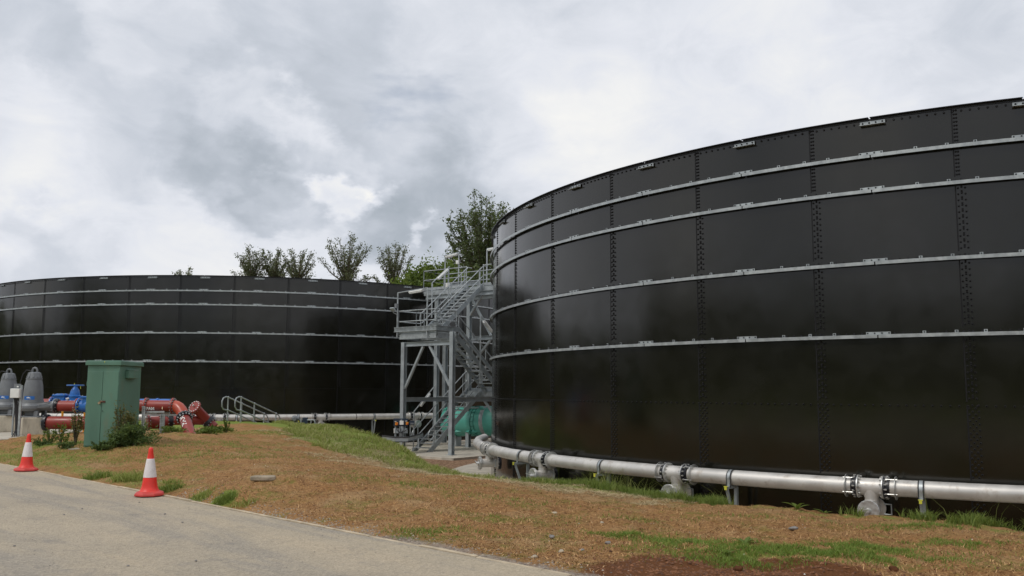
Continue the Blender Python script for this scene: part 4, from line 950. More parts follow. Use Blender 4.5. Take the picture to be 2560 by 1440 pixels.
def tray(pts, w=.22, nm='cable_tray'):
    b = MB()
    for a, c in zip(pts[:-1], pts[1:]):
        d = (c-a); L = d.length; d.normalize(); o = d.cross(Z).normalized()
        b.bar(a+Z*(w/2-.012), c+Z*(w/2-.012), .05, .024); b.bar(a-Z*(w/2-.012), c-Z*(w/2-.012), .05, .024); b.bar(a-o*.012, c-o*.012, .004, w-.05)
        n = max(1, int(L/.085))
        for i in range(n): b.box(a+d*((i+.5)*L/n)+o*.0, (.022, .03, w-.05), (d, o, d.cross(o)*-1))
    b.build(nm, galv, tw)
tray([T(-.78, -1.50, L2+.17), T(1.95, -1.50, L2+.17), T(1.95, -.05, L2+.17), T(1.95, .35, L2-.1), T(1.95, RUN-.2, L1+.42)])
tray([T(-3.75, RUN+1.68, L3+.44), T(-1.3, RUN+1.68, L3+.44), T(-.9, RUN+1.68, L3+.12), T(6.6, RUN+1.68, L3+.12)], .26); tray([T(.7, RUN+1.62, L3+.32), T(6.6, RUN+1.62, L3+.32)], .2)
# lamps on the tower
def pole(t, s, z0, z1): b = MB(); b.tube([T(t, s, z0), T(t, s, z1)], .034, 8); b.build('lamp_pole', galv, tw)
def tubebar(a, c, nm='lamp_arm'): b = MB(); b.tube([a, c], .026, 8); b.build(nm, galv, tw)
def lamp(a, c):
    d = (c-a).normalized(); o = d.cross(Z).normalized(); u = o.cross(d); m = (a+c)/2; b = MB(); b.box(m, ((c-a).length, .16, .07), (d, o, u)); f = b.build('lamp_fitting', whitep, tw, bevel=.015)
    b = MB(); b.box(m-u*.06, ((c-a).length-.06, .13, .05), (d, o, u)); b.build('diffuser', pm('lamp_diffuser', (.72, .74, .74), .25), f, bevel=.02)
pole(-.62, -1.46, L2-.2, 6.34); pole(1.30, -1.46, L2-.3, 6.45); tubebar(T(-.62, -1.46, 6.34), T(1.30, -1.46, 6.45)); lamp(T(.15, -1.46, 6.32), T(1.0, -1.46, 6.37))
b = MB(); b.box(T(-.66, -1.5, 5.72), (.14, .12, .22), AX); b.build('switch_box', greyp, tw); b = MB(); q = T(-.74, -1.66, 5.55); b.box(q, (.27, .06, .20), (E1, (E2*.7+Z*.7).normalized(), (Z*.7-E2*.7).normalized())); f = b.build('flood_light', galv_d, tw, bevel=.01)
b = MB(); b.tube([T(-.62, -1.46, 5.3), T(-.74, -1.62, 5.40), q], .018, 6); b.build('bracket', galv, f)
pole(-.62, .9, L2+.9, 7.05); pole(-.62, 2.1, L2+1.8, 7.95); tubebar(T(-.62, .9, 7.05), T(-.62, 2.15, 8.0)); lamp(T(-.62, 1.25, 7.28), T(-.62, 2.02, 7.86))
b = MB(); b.box(T(-.62, 2.05, 7.05), (.18, .14, .2), AX); b.build('switch_box', whitep, tw, bevel=.01)
pole(-3.55, RUN+1.6, L3-.2, 9.16); pole(-2.55, RUN+1.6, L3-.2, 9.28); tubebar(T(-3.55, RUN+1.6, 9.18), T(-2.55, RUN+1.6, 9.28)); lamp(T(-3.45, RUN+1.55, 9.10), T(-2.62, RUN+1.55, 9.19)); b = MB(); b.box(T(-2.55, RUN+1.5, 8.72), (.15, .12, .2), AX); b.build('switch_box', whitep, tw, bevel=.01)
pole(-.55, RUN+1.6, L3-.2, 9.25); lamp(T(-.45, RUN+1.55, 9.22), T(.55, RUN+1.55, 9.28)); tubebar(T(-.55, RUN+1.6, 9.28), T(1.0, RUN+1.6, 9.36)); pole(1.0, RUN+1.6, L3-.2, 9.36)
pole(1.98, 1.55, L1+.35, 5.60-.25); pole(1.98, 2.85, L1+.2, 4.35); tubebar(T(1.98, 1.55, 5.35), T(1.98, 2.85, 4.35)); lamp(T(1.98, 1.8, 5.1), T(1.98, 2.45, 4.6))
tubebar(T(-.56, -.3, .75), T(-.56, 1.2, 2.05)); lamp(T(-.56, .1, 1.02), T(-.56, .75, 1.6)); pole(-.56, -.3, GL, .75)
# ------------------------------------------------------------------ teal vessel lying behind the tower
va, vb = at(1124, 1054, 47.3), at(1232, 1052.5, 45.9); vd = (vb-va).normalized(); VR = .755; VL = (vb-va).length
r = thing('pressure_vessel', (va+vb)/2-Z*1.2, 'teal horizontal cylindrical vessel lying behind the stair tower columns', 'vessel')
b = MB(); b.lathe(va, vd, [(.25, -.30), (.55, -.22), (.70, -.1), (VR, 0), (VR, VL*.45), (VR, VL*.86)], 44); sh = b.build('shell', tealm, r, smooth=40)
b = MB(); b.lathe(va, vd, [(VR+.012, VL*.86), (VR+.012, VL*.94)], 44); b.build('joint_band', galv, r)
b = MB(); b.lathe(va, vd, [(VR, VL*.94), (VR, VL*1.2), (.6, VL*1.32), (.2, VL*1.38)], 44); b.build('end_section', tealm, r, smooth=40)
def strap(f, w=.2):
    b = MB(); c = va+vd*(VL*f); o = vd.cross(Z).normalized()
    for s_ in (-1, 1): b.tube([c+vd*(s_*w/2)+(o*math.cos(2*pi*k/40)+Z*math.sin(2*pi*k/40))*(VR+.012) for k in range(40)], .016, 6, closed=True)
    for k in range(20):
        q = (o*math.cos(2*pi*k/20)+Z*math.sin(2*pi*k/20))*(VR+.012); b.tube([c-vd*(w/2)+q, c+vd*(w/2)+q], .013, 6)
    b.build('strap', teald, r)
strap(.20); strap(.70)
o = vd.cross(Z).normalized()
def lug(f, ang, s_):
    q = o*math.cos(ang)+Z*math.sin(ang); tq = -o*math.sin(ang)+Z*math.cos(ang); c = va+vd*(VL*f)+q*(VR); b = MB()
    b.add([c+tq*.10-vd*s_*.04, c-tq*.10-vd*s_*.04, c+vd*s_*.30-tq*.015, c+vd*s_*.30+tq*.015, c+q*.13+tq*.09-vd*s_*.04, c+q*.13-tq*.09-vd*s_*.04], [(0, 1, 5, 4), (0, 4, 3), (1, 2, 5), (4, 5, 2, 3), (0, 3, 2, 1)]); b.build('lug', tealm, sh, smooth=0)
side = .95
for f in (.05, .56): lug(f, side, -1 if f > .5 else -1)
for f in (.34, .84): lug(f, side, 1)
for f in (.24, .62): lug(f, -.72, -1); lug(f+.09, -.72, 1)
for f0, f1 in ((.08, .32), (.58, .82)):
    q = o*math.cos(side)+Z*math.sin(side); b = MB(); b.tube([va+vd*(VL*f0)+q*(VR+.08), va+vd*(VL*f1)+q*(VR+.08)], .028, 8); b.build('tie_rod', galv_d, r)
for f in (.2, .7):
    b = MB(); c = va+vd*(VL*f); b.box((c.x, c.y, (PAD+c.z-.6)/2), (.10, .5, c.z-.6-PAD), (vd, o, Z), 1.0); b.build('saddle', galv_d, r)
# ------------------------------------------------------------------ control stand and cable tray at the foot of the tower
YS = 41.6
r = thing('control_stand', at(1010, 1120, YS), 'navy control board with isolator switches on posts in front of the left tower column', 'control panel')
def sbox(px0, px1, y0, y1, Y, dep, m, nm, bev=.006, par=None):
    p, q = at(px0, y0, Y), at(px1, y1, Y); b = MB(); b.box(((p.x+q.x)/2, Y, (p.z+q.z)/2), (abs(q.x-p.x), dep, abs(p.z-q.z)), None); return b.build(nm, m, par or r, bevel=bev)
bd = sbox(984, 1020, 1046, 1066, YS, .03, panelb, 'board'); sbox(988, 995, 1056, 1063, YS-.06, .09, orgp, 'isolator_switch', par=bd); sbox(1015, 1021, 1055, 1062, YS-.06, .09, orgp, 'isolator_switch', par=bd); sbox(999.5, 1009, 1052, 1062, YS-.06, .09, whitep, 'meter_box', par=bd)
sbox(986.5, 991, 1053, 1054.5, YS-.03, .02, whitep, 'label_plate'); sbox(1013, 1017.5, 1052, 1053.5, YS-.03, .02, whitep, 'label_plate'); sbox(1001, 1006, 1050, 1051, YS-.03, .02, whitep, 'label_plate')
for px in (992.2, 1018.6):
    b = MB(); p = at(px, 1059.5, YS-.12); b.lathe(p, V3(0, -1, 0), [(.035, 0), (.03, .05)], 8); b.build('switch_knob', pm('switch_red', (.6, .06, .02), .4), r)
sbox(985, 1019, 1071, 1083, YS+.02, .08, galv_d, 'gland_box'); sbox(984.5, 987, 1071, 1083, YS-.03, .03, whitep, 'label_plate')
for px in (988.5, 1008): sbox(px-1.6, px+1.6, 1062, 1112, YS+.08, .05, galv, 'post', .002)
for k, (px, px2) in enumerate(((991, 997), (995, 998.5), (1001.5, 1001.5), (1010, 1004), (1018, 1006))):
    b = MB(); b.tube([at(px, 1066, YS-.03), at(px, 1074, YS-.05), at(px2, 1080, YS-.06), at(px2, 1093, YS-.06)], .014, 6); b.build('cable', rubber, r)
r = thing('display_unit', at(1030, 1124, YS+.4), 'small slate display unit on a thin white pole right of the control board', 'instrument')
hs = sbox(1023.5, 1036, 1052, 1062, YS+.4, .1, panelb, 'housing'); sbox(1026, 1034.5, 1057, 1061, YS+.34, .02, greyp, 'screen', .001, hs)
for px in (1025.5, 1034): sbox(px-1, px+1, 1062, 1090 if px < 1030 else 1124, YS+.42, .04, galv, 'pole', .002)
sbox(1031, 1037.5, 1119.5, 1124, YS+.42, .2, galv_d, 'foot')
r = thing('cable_tray', at(1000, 1110, 41.0), 'low grey cable tray with black cables running past the left tower column', 'cable tray')
pts = [at(955, 1096, 41.5), at(985, 1100, 41.2), at(1020, 1099, 41.2), at(1045, 1093, 41.9), at(1056, 1089, 43)]
b = MB()
for a, c in zip(pts[:-1], pts[1:]): b.bar(a, c, .02, .20)
b.build('side_rail', galv_d, r)
b = MB()
for a, c in zip(pts[:-1], pts[1:]): b.bar(a+V3(0, .3, 0), c+V3(0, .3, 0), .02, .16); b.bar(a+V3(0, .15, -.08), c+V3(0, .15, -.08), .28, .01)
b.build('tray', galv, r)
for dz, dy in ((.11, 0), (.125, .06), (-.09, -.03)): b = MB(); b.tube([p+V3(0, dy-.02, dz+.01*math.sin(i*2)) for i, p in enumerate(pts)], .024, 6); b.build('cable', rubber, r)
for px in (988, 1046): sbox(px-1.2, px+1.2, 1103 if px < 1000 else 1096, 1122, 41.4, .05, galv_d, 'leg', .002)
# riser at the end of the far pipe
# ------------------------------------------------------------------ vegetation
def quads(C_, S, rng, stretch=1.0, up=.0):
    "leaf quads: centres, sizes; random orientation"
    n = len(C_); a = rng.normal(size=(n, 3)); a[:, 2] += up; a /= np.linalg.norm(a, axis=1)[:, None]
    b = np.cross(a, rng.normal(size=(n, 3))); b /= np.linalg.norm(b, axis=1)[:, None]; c = np.cross(a, b)
    S = S[:, None]; L = b*S*stretch; W = c*S*.5
    V = np.stack([C_-L*.5, C_+W*.5-L*.05, C_+L*.5, C_-W*.5-L*.05], 1).reshape(-1, 3)
    return V, np.arange(4*n).reshape(n, 4)
def tree(loc, h, crown_w, label, seed, leafm=tree_leaf, n_leaf=5200, leaf=.20, name='ash_tree', fork=.7, tilt=38, nl=13, low=5):
    rng = np.random.default_rng(seed); rd = random.Random(seed); loc = Vector(loc)
    root = thing(name, loc, label, 'tree', 'trees beyond the tanks'); b = MB(); twigs = []
    tr = h*.010+.05; f = loc+Z*(h*fork)
    b.tube([loc-Z*.3, loc+Z*(h*fork*.5)+V3(rd.uniform(-.15, .15), 0, 0), f, f+Z*(h*(1-fork)*.4)], [tr*1.35, tr*1.1, tr*.8, tr*.5], 9)
    H = h*(1-fork)
    for i in range(nl+low):
        lo_ = i >= nl; az = 2*pi*(i*.618)+rd.uniform(-.3, .3); q0 = (i+.5)/nl if not lo_ else 1.0
        tl = math.radians(tilt)*math.sqrt(min(1, q0))*rd.uniform(.8, 1.1) if not lo_ else math.radians(rd.uniform(48, 66))
        L = H*(1.02-.26*q0*q0)*rd.uniform(.78, 1.03) if not lo_ else H*rd.uniform(.5, .72)
        st = f+Z*(rd.uniform(-.10, .22)*H if not lo_ else rd.uniform(-.30, .05)*H); d0 = V3(math.cos(az), math.sin(az), 0); pts = [st]; n = 7; p = st.copy()
        for k in range(n):
            a = tl*(1.25-.55*k/n)+rd.uniform(-.09, .09); p = p+(d0*math.sin(a)+Z*math.cos(a))*(L/n)+V3(rd.uniform(-.05, .05), rd.uniform(-.05, .05), 0); pts.append(p.copy())
        hr = math.hypot(p.x-f.x, p.y-f.y)
        if hr > crown_w*.55:
            kq = crown_w*.55/hr; pts = [V3(f.x+(v.x-f.x)*kq, f.y+(v.y-f.y)*kq, v.z) for v in pts]
        b.tube(pts, [tr*.42*(1-.85*k/n) for k in range(n+1)], 5)
        for k in range(1, n+1):
            for m in range(3 if k < 3 else 4):
                p_ = pts[k]+(pts[k-1]-pts[k])*rd.random(); a2 = az+rd.uniform(-1.7, 1.7); l2 = H*rd.uniform(.10, .22)*(1.15-.5*k/n); up_ = rd.uniform(.7, 1.3)
                e = p_+V3(math.cos(a2)*l2*.62, math.sin(a2)*l2*.62, l2*up_*.8); b.tube([p_, e], [tr*.07, tr*.03], 4, cap=False); twigs.append((np.array(p_), np.array(e)))
        twigs.append((np.array(pts[-2]), np.array(pts[-1]+Z*.25)))
    b.build('trunk', barkm, root)
    per = max(5, n_leaf//len(twigs)); cs = []
    for p, e in twigs:
        if rd.random() < .07: continue
        q = rng.random(per)**.75; c = p+(e-p)*q[:, None]*1.1; c += rng.normal(size=(per, 3))*np.array([.17, .17, .13]); cs.append(c)
    C_ = np.concatenate(cs); V, F = quads(C_, rng.uniform(leaf*.6, leaf*1.35, len(C_)), rng, 1.25)
    npmesh('crown', V, F, leafm, root); return root
def treepos(px, Y): return V3(xat(px, Y), Y, -1.0)
def topz(py, Y): return EYE+(976-py)*Y/FPX*1.0
tree(treepos(1206, 88), topz(504, 88)+1, 6.6, 'tallest leafy tree, rising behind the top platform beside the nearer tank', 11, tree_leaf, 21000, .23, fork=.62, tilt=44, nl=34, low=20)
tree(treepos(618, 104), topz(630, 104)+1, 3.9, 'leftmost of the three close airy trees over the far tank rim', 21, ash_leaf, 3500, .21, fork=.80, tilt=40, nl=15)
tree(treepos(678, 105), topz(630, 105)+1, 3.7, 'middle one of the three close airy trees over the far tank rim', 22, ash_leaf, 3500, .21, fork=.80, tilt=38, nl=15)
tree(treepos(738, 104), topz(630, 104)+1, 4.1, 'rightmost of the three close airy trees, with a spray of twigs leaning right', 23, ash_leaf, 3200, .21, fork=.80, tilt=44, nl=15)
tree(treepos(858, 100), topz(600, 100)+1, 5.6, 'broad airy tree standing alone mid rim, twiggy crown showing sky', 24, ash_leaf, 4700, .21, fork=.73, tilt=42, nl=18, low=7)
tree(treepos(978, 100), topz(622, 100)+1, 3.7, 'narrow upright tree between the lone broad tree and the green bushes', 25, ash_leaf, 4300, .20, fork=.74, tilt=30, nl=15)
tree(treepos(448, 108), topz(676, 108)+1, 3.0, 'barely visible tree top peeping over the middle of the far tank', 26, ash_leaf, 2600, .21, fork=.84, tilt=40, nl=10)
def bush(loc, rx, ry, h, label, seed, n, leaf, leafm, name='bush', group=None, nst=7, blobs=14, cat='bush', zr=(.1, .9)):
    rng = np.random.default_rng(seed); rd = random.Random(seed); loc = Vector(loc); root = thing(name, loc, label, cat, group); b = MB(); cs = []
    for i in range(nst):
        a = 2*pi*i/nst+rd.random(); q = rd.uniform(.2, .8)
        e = loc+V3(math.cos(a)*rx*q, math.sin(a)*ry*q, h*rd.uniform(.65, .98)); b.tube([loc-Z*.05, loc+(e-loc)*.5+V3(0, 0, h*.05), e], [h*.018+.003, h*.012+.002, .003], 5); cs.append((loc+(e-loc)*.3, e))
    b.build('stems', barkm, root); pts = []; per = n//(nst+blobs)
    for p, e in cs:
        p, e = np.array(p), np.array(e); pts.append(p+(e-p)*rng.random(per)[:, None]+rng.normal(size=(per, 3))*np.array([rx, ry, h])*.07)
    for i in range(blobs):
        a = rd.uniform(0, 6.28); q = math.sqrt(rd.random())*.85; zz = rd.uniform(*zr)*(1-(.45 if zr[0] < .5 else .22)*q*q); c = np.array([loc.x+math.cos(a)*rx*q, loc.y+math.sin(a)*ry*q, loc.z+h*zz])
        pts.append(c+rng.normal(size=(per, 3))*np.array([rx, ry, h*.8])*rd.uniform(.10, .17)*np.array([1, 1, 1 if zr[0] < .5 else .35]))
    C_ = np.concatenate(pts); C_ = C_[C_[:, 2] > loc.z+.01]; V, F = quads(C_, rng.uniform(leaf*.6, leaf*1.4, len(C_)), rng, 1.1, .4); npmesh('foliage', V, F, leafm, root); return root
bush(treepos(1010, 80), 2.2, 2.2, topz(676, 80)+1, 'bright green bush left, under the narrow upright tree', 31, 26000, .30, bush_leaf, 'tall_bush', 'green bushes behind the tower', 9, 70, zr=(.52, .97))
bush(treepos(1052, 78), 2.2, 2.2, topz(664, 78)+1, 'bright green bush in the middle, left of the upper lamp frame', 32, 28000, .30, bush_leaf, 'tall_bush', 'green bushes behind the tower', 9, 70, zr=(.52, .97))
bush(treepos(1104, 77), 2.4, 2.2, topz(658, 77)+1, 'bright green bush behind the upper lamp frame at the foot of the tallest tree', 33, 28000, .30, bush_leaf, 'tall_bush', 'green bushes behind the tower', 9, 70, zr=(.52, .97))
bush(treepos(1205, 80), 2.8, 2.2, topz(655, 80)+1, 'dark bush behind the right part of the top platform', 34, 26000, .30, tree_leaf, 'tall_bush', 'green bushes behind the tower', 9, 70, zr=(.52, .97))
def gp(px, py): p = pxw(px, py); return V3(p.x, p.y, hz1(p.x, p.y))
def wp(px, Y): x = xat(px, Y); return V3(x, Y, hz1(x, Y))
G = 'weeds and shrubs round the cabinet'
bush(wp(312, 21.45), .30, .25, 1.02, 'tall thin shrub with reddish tips against the right corner of the cabinet', 41, 1700, .052, dry_leaf, 'shrub', G, 6, 9, 'shrub')
bush(wp(341, 21.4), .60, .45, .54, 'low dense dark shrub right of the cabinet, spreading over the mulch', 42, 4600, .05, shrub_leaf, 'shrub', G, 9, 22, 'shrub')
bush(wp(300, 21.2), .35, .30, .34, 'dark leafy weed at the cabinet corner, under the tall thin shrub', 43, 1500, .05, shrub_leaf, 'shrub', G, 6, 10, 'shrub')
bush(wp(263, 20.9), .32, .22, .24, 'flat dark weed creeping in front of the cabinet doors', 44, 900, .05, shrub_leaf, 'shrub', G, 6, 8, 'shrub')
bush(wp(196, 22.4), .25, .25, .85, 'tall leafy weed with rusty leaves just left of the cabinet', 45, 620, .055, dry_leaf, 'weed', G, 6, 7, 'weed')
bush(wp(160, 22.8), .22, .2, .52, 'leafy green weed in front of the thick red pipe', 46, 380, .055, bush_leaf, 'weed', G, 5, 6, 'weed')
bush(wp(133, 23.2), .3, .2, .42, 'thin green weed beside the right plinth', 47, 330, .05, bush_leaf, 'weed', G, 6, 5, 'weed')
bush(wp(110, 23.0), .4, .25, .22, 'low sprawling weed in front of the right plinth', 48, 640, .05, shrub_leaf, 'weed', G, 7, 7, 'weed')
bush(wp(178, 21.6), .35, .25, .20, 'low dark weed on the grass left of the cabinet slab', 49, 700, .05, shrub_leaf, 'weed', G, 7, 7, 'weed')
bush(wp(517, 26.2), .42, .3, .22, 'low green weed to the right of the foot of the lettered red leg', 50, 900, .06, bush_leaf, 'weed', G, 7, 8, 'weed')
bush(wp(432, 26.3), .5, .3, .22, 'green weed growing on the slab edge by the trestle', 51, 900, .06, bush_leaf, 'weed', G, 7, 8, 'weed')
bush(wp(545, 29.5), .6, .4, .25, 'green weed patch right of the Y shaped red pipe', 52, 900, .07, bush_leaf, 'weed', G, 7, 8, 'weed')
bush(wp(570, 29), .13, .13, .42, 'single upright weed on the mulch below the handrails', 53, 260, .07, bush_leaf, 'weed', G, 4, 3, 'weed')
def rosette(p, n, L, label, seed, group='broad leaved weeds along the bank', upr=.9):
    rd = random.Random(seed); root = thing('broad_leaf_weed', p, label, 'weed', group); 
    for i in range(n):
        a = 2*pi*i/n+rd.uniform(-.4, .4); l = L*rd.uniform(.6, 1.1); u = upr*rd.uniform(.5, 1.2); d = V3(math.cos(a), math.sin(a), 0); w = l*.14; sdv = d.cross(Z); b = MB(); vs = []; m = 6
        for k in range(m+1):
            q = k/m; c = p+d*(l*q*(.55+.45*q))+Z*(l*u*(q-.55*q*q)); ww = w*math.sin(pi*min(1, q*.93+.07))**.8
            vs += [c-sdv*ww, c+Z*(-ww*.35), c+sdv*ww]
        b.add(vs, [(3*k+j, 3*k+j+1, 3*k+4+j, 3*k+3+j) for k in range(m) for j in (0, 1)]); b.build('leaf', bush_leaf, root)
rosette(gp(1806, 1253), 9, .38, 'broad leaved weed by the third pipe support', 1, upr=1.7); rosette(gp(1898, 1266), 9, .30, 'broad leaved weed on the bank edge, right of the third pipe support', 2, upr=1.4)
rosette(gp(1994, 1278), 6, .24, 'small broad leaved weed alone on the bank edge', 3, upr=1.2); rosette(gp(2062, 1283), 5, .20, 'tiny flat broad leaved weed left of the last tee', 4, upr=.7)
rosette(gp(1862, 1368), 12, .17, 'greyish rosette weed at the left end of the green patch', 5, upr=.8); rosette(gp(1815, 1385), 10, .13, 'small rosette weed on the dark soil edge', 6, upr=.7); rosette(gp(1735, 1362), 10, .12, 'flat rosette weed left of the green patch', 7, upr=.6)
# grass: blades as one mass each
def blades(name, P2, hgt, wid, lean, mat, seed, zoff=0.0, flat=False):
    rng = np.random.default_rng(seed); n = len(P2); z = hz(P2)+zoff; h = hgt*rng.uniform(.45, 1.25, n); a = rng.uniform(0, 2*pi, n); w = wid*rng.uniform(.6, 1.3, n)
    l = h*lean*rng.uniform(.2, 1.4, n); dx, dy = np.cos(a), np.sin(a); b = rng.uniform(0, 2*pi, n); wx, wy = np.cos(b)*w, np.sin(b)*w
    base = np.column_stack([P2, z-.01]); midp = base+np.column_stack([dx*l*.35, dy*l*.35, h*.6]); tip = base+np.column_stack([dx*l, dy*l, h*np.where(rng.random(n) < .2, .85, 1)])
    W = np.column_stack([wx, wy, np.zeros(n)])
    if flat: midp[:, 2] = base[:, 2]+.012+h*.10; tip[:, 2] = base[:, 2]+.006+rng.uniform(0, .03, n)
    V = np.stack([base-W, base+W, midp+W*.7, midp-W*.7, tip+W*.12, tip-W*.12], 1).reshape(-1, 3); i = np.arange(n)*6
    F = np.concatenate([np.stack([i, i+1, i+2, i+3], 1), np.stack([i+3, i+2, i+4, i+5], 1)])
    return npmesh(name, V, F, mat)
def crest_pts(n, k0, k1, lo, hi, seed, clump=0):
    "points along the bank edge between two crest stations, lo..hi metres beyond it"
    rng = np.random.default_rng(seed); A = CR; k = rng.uniform(k0, k1, n); i = np.minimum(k.astype(int), len(A)-2); f = k-i; p = A[i]+(A[i+1]-A[i])*f[:, None]; d = A[i+1]-A[i]; d = d/np.linalg.norm(d, axis=1)[:, None]
    nrm = np.stack([-d[:, 1], d[:, 0]], 1); off = rng.uniform(lo, hi, n); return p+nrm*off[:, None]
def clumped(P, s, thr, seed): v = vnoise(P, s, seed)*.65+vnoise(P, s*2.7, seed+1)*.35; return P[v > thr]
IX = 2   # crest3 index of the first measured station
g = []
g.append(crest_pts(9000, IX+1, IX+3, -.8, .9, 1)); g.append(crest_pts(24000, IX+2.6, IX+7.3, -2.6, 1.3, 2)); g.append(crest_pts(9000, IX+6.5, IX+9.4, -1.0, .8, 3))
PA = np.concatenate(g); dcA, _ = crest_dist(PA); PA = PA[dcA > -.3-2.5*np.exp(-((PA[:, 1]-28)/4.5)**2)*(.75+.5*vnoise(PA, .9, 12))]; PA = clumped(PA, 1.5, .36, 5)
o = blades('bank_grass', PA, .13, .009, .9, grass_m, 1); tag(o, 'light green rough grass on the mound and bank edge left of the near tank', 'grass', kind='stuff')
PB = np.concatenate([clumped(crest_pts(8000, IX+8.3, IX+10.6, -.50, .25, 6), 1.6, .36, 6), clumped(crest_pts(1500, IX+10.6, IX+12.6, -.3, .25, 7), 1.7, .66, 9), clumped(crest_pts(6500, IX+12.7, IX+15.2, -.45, .25, 8), 1.2, .42, 3)])
o = blades('tall_grass', PB, .15, .006, .85, dark_grass, 2); tag(o, 'tall green grass tufts under the near pipe along the dark tank', 'grass', kind='stuff')
PB2 = np.concatenate([clumped(crest_pts(420, IX+8.8, IX+10.6, -.2, .3, 16), 1.2, .35, 9), clumped(crest_pts(40, IX+12.9, IX+15, -.2, .3, 18), 1.2, .4, 3)])
o = blades('seeding_grass', PB2, .42, .0030, .95, grass_m, 12); tag(o, 'long arching grass stalks against the dark tank wall', 'grass', kind='stuff')
nS = len(PA)//4; o = blades('dry_bank_grass', PA[::4]+.03, .12, .006, 1.1, straw_m, 21); tag(o, 'yellow dry blades mixed into the grass of the mound', 'grass', kind='stuff')
PC = np.concatenate([clumped(crest_pts(16000, IX+5.0, IX+10.4, -1.9, -.2, 10), .9, .38, 4), clumped(crest_pts(6000, IX+3, IX+7, -3.3, -1.2, 13), .9, .45, 8), clumped(crest_pts(2500, IX+13, IX+15.2, -.9, -.2, 11), .9, .5, 4)])
o = blades('dead_straw', PC, .24, .0050, 1.6, straw_m, 3, .004, True); tag(o, 'pale dead straw lying along the bank edge', 'straw', kind='stuff')
gg = []
for i, (px, py, rx, ry, a) in enumerate(GRASS_PATCH):
    c = pxw(px, py); n = int(1500*a*rx*ry*(12 if py > 1300 else 1.6)/1.0)+150; r = np.random.default_rng(100+i)
    gg.append(np.stack([c.x+r.normal(size=n)*rx*.62, c.y+r.normal(size=n)*ry*.62], 1))
PD = np.concatenate(gg); PD = PD[kerb_dist(PD) > .12]; PD = clumped(PD, 2.6, .34, 7)
o = blades('patch_grass', PD, .05, .0042, .9, patch_leaf, 4); tag(o, 'short green seedling grass in patches on the mulch', 'grass', kind='stuff')
def edge_tuft(px, py, n, h, r0, label, seed):
    c = pxw(px, py); r = np.random.default_rng(seed); P = np.stack([c.x+np.clip(r.normal(size=n), -1.7, 1.7)*r0*.7, c.y+np.clip(r.normal(size=n), -1.7, 1.7)*r0*.5], 1); P = P[kerb_dist(P) > .07]
    me = blades('grass_tuft', P, h, .006, .8, grass_m if seed % 2 else dark_grass, seed); w = V3(c.x, c.y, hz1(c.x, c.y)); tag(me, label, 'grass tuft', 'tufts along the kerb'); return me
for i, (px, py, n, h, r0, lab) in enumerate([(322, 1200, 420, .17, .22, 'grassy tuft left of the nearer cone, behind the kerb'), (240, 1196, 260, .13, .2, 'thin tuft between the two cones'), (430, 1207, 120, .10, .12, 'small tuft on the mulch right of the nearer cone'),
        (420, 1228, 280, .13, .16, 'tuft touching the foot of the nearer cone on its right'), (495, 1249, 240, .11, .16, 'kerb tuft second to the right of the nearer cone'), (560, 1256, 260, .12, .12, 'bright rounded kerb tuft third to the right of the nearer cone'), (610, 1262, 140, .08, .15, 'thin yellowish kerb tuft, farthest right')]): edge_tuft(px, py, n, h, r0, lab, 201+i)
# wood chips and twigs on the mulch
rng = np.random.default_rng(5); n = 90000; R_a = np.exp(rng.uniform(math.log(7.5), math.log(30), n)); A_a = np.radians(90-rng.uniform(-32, 32, n)); PE = np.stack([R_a*np.cos(A_a), R_a*np.sin(A_a)], 1)
dc, _ = crest_dist(PE); dk = kerb_dist(PE); PE = PE[(dk > .25) & (dc < -.1)]
c1 = pxw(1830, 1428); PE = PE[np.hypot((PE[:, 0]-c1.x)/1.4, (PE[:, 1]-c1.y+.15)/.92) > rng.uniform(.85, 1.1, len(PE))]
o = blades('wood_chips', PE, .055, .0048, 1.4, chip_m, 6, .006, True); tag(o, 'orange brown shredded bark mulch covering the verge', 'mulch', kind='stuff')
# ------------------------------------------------------------------ stones
clodm = pm('dark_clod', (.10, .042, .020), .95, 0, .3, 9, .4, 30, spec=.1)
def rock(px, py, rad, m, label, seed, cat='stone', group='loose stones on the verge', road=False, name='stone'):
    p = gnd(px, py, ROADZ) if road else gp(px, py); b = MB(); b.blob(p+Z*rad[2]*.35, rad, seed, .22, 12, 8); o = b.build(name, m, loc=p, smooth=20); o.rotation_euler = (0, 0, 0); return tag(o, label, cat, group)
q = gp(657, 1201); b = MB(); b.prism([(q.x-.19, q.y-.06), (q.x+.1, q.y-.10), (q.x+.20, q.y-.02), (q.x+.17, q.y+.12), (q.x-.15, q.y+.10)], q.z-.02, q.z+.055); tag(b.build('stone_slab', pm('weathered_slab', (.33, .28, .21), .9, 0, .3, 9, .4, 30, spec=.2, dirt=(.17, .13, .09), dirt_amt=.7), loc=q, bevel=.02), 'flat pale broken slab lying on the mulch in mid verge', 'stone slab')
for i, a in enumerate([(1386, 1279, (.04, .03, .02), stone, 'pale pebble on the mulch in mid distance, left of the middle tee'), (1984, 1330, (.06, .04, .025), stoneg, 'grey stone half buried above the green patch'), (1379, 1338, (.032, .026, .02), stoneg, 'grey stone above the kerb gravel, left one'),
        (1520, 1352, (.036, .026, .02), stoneg, 'grey stone on the mulch above the kerb end'), (1403, 1382, (.032, .026, .02), stone, 'pale stone beside the kerb gravel'), (1336, 1392, (.036, .03, .02), stone, 'pale stone in the kerb gravel near its end'), (1455, 1370, (.032, .026, .02), stoneg, 'bluish grey stone left of the dark soil'),
        (1846, 1422, (.045, .035, .03), clodm, 'dark clod on the soil patch, left one'), (2235, 1428, (.05, .035, .03), clodm, 'dark clod at the right end of the soil patch'), (1505, 1312, (.028, .022, .016), stone, 'small cream stone high on the verge')]): rock(*a[:4], a[4], i+1)
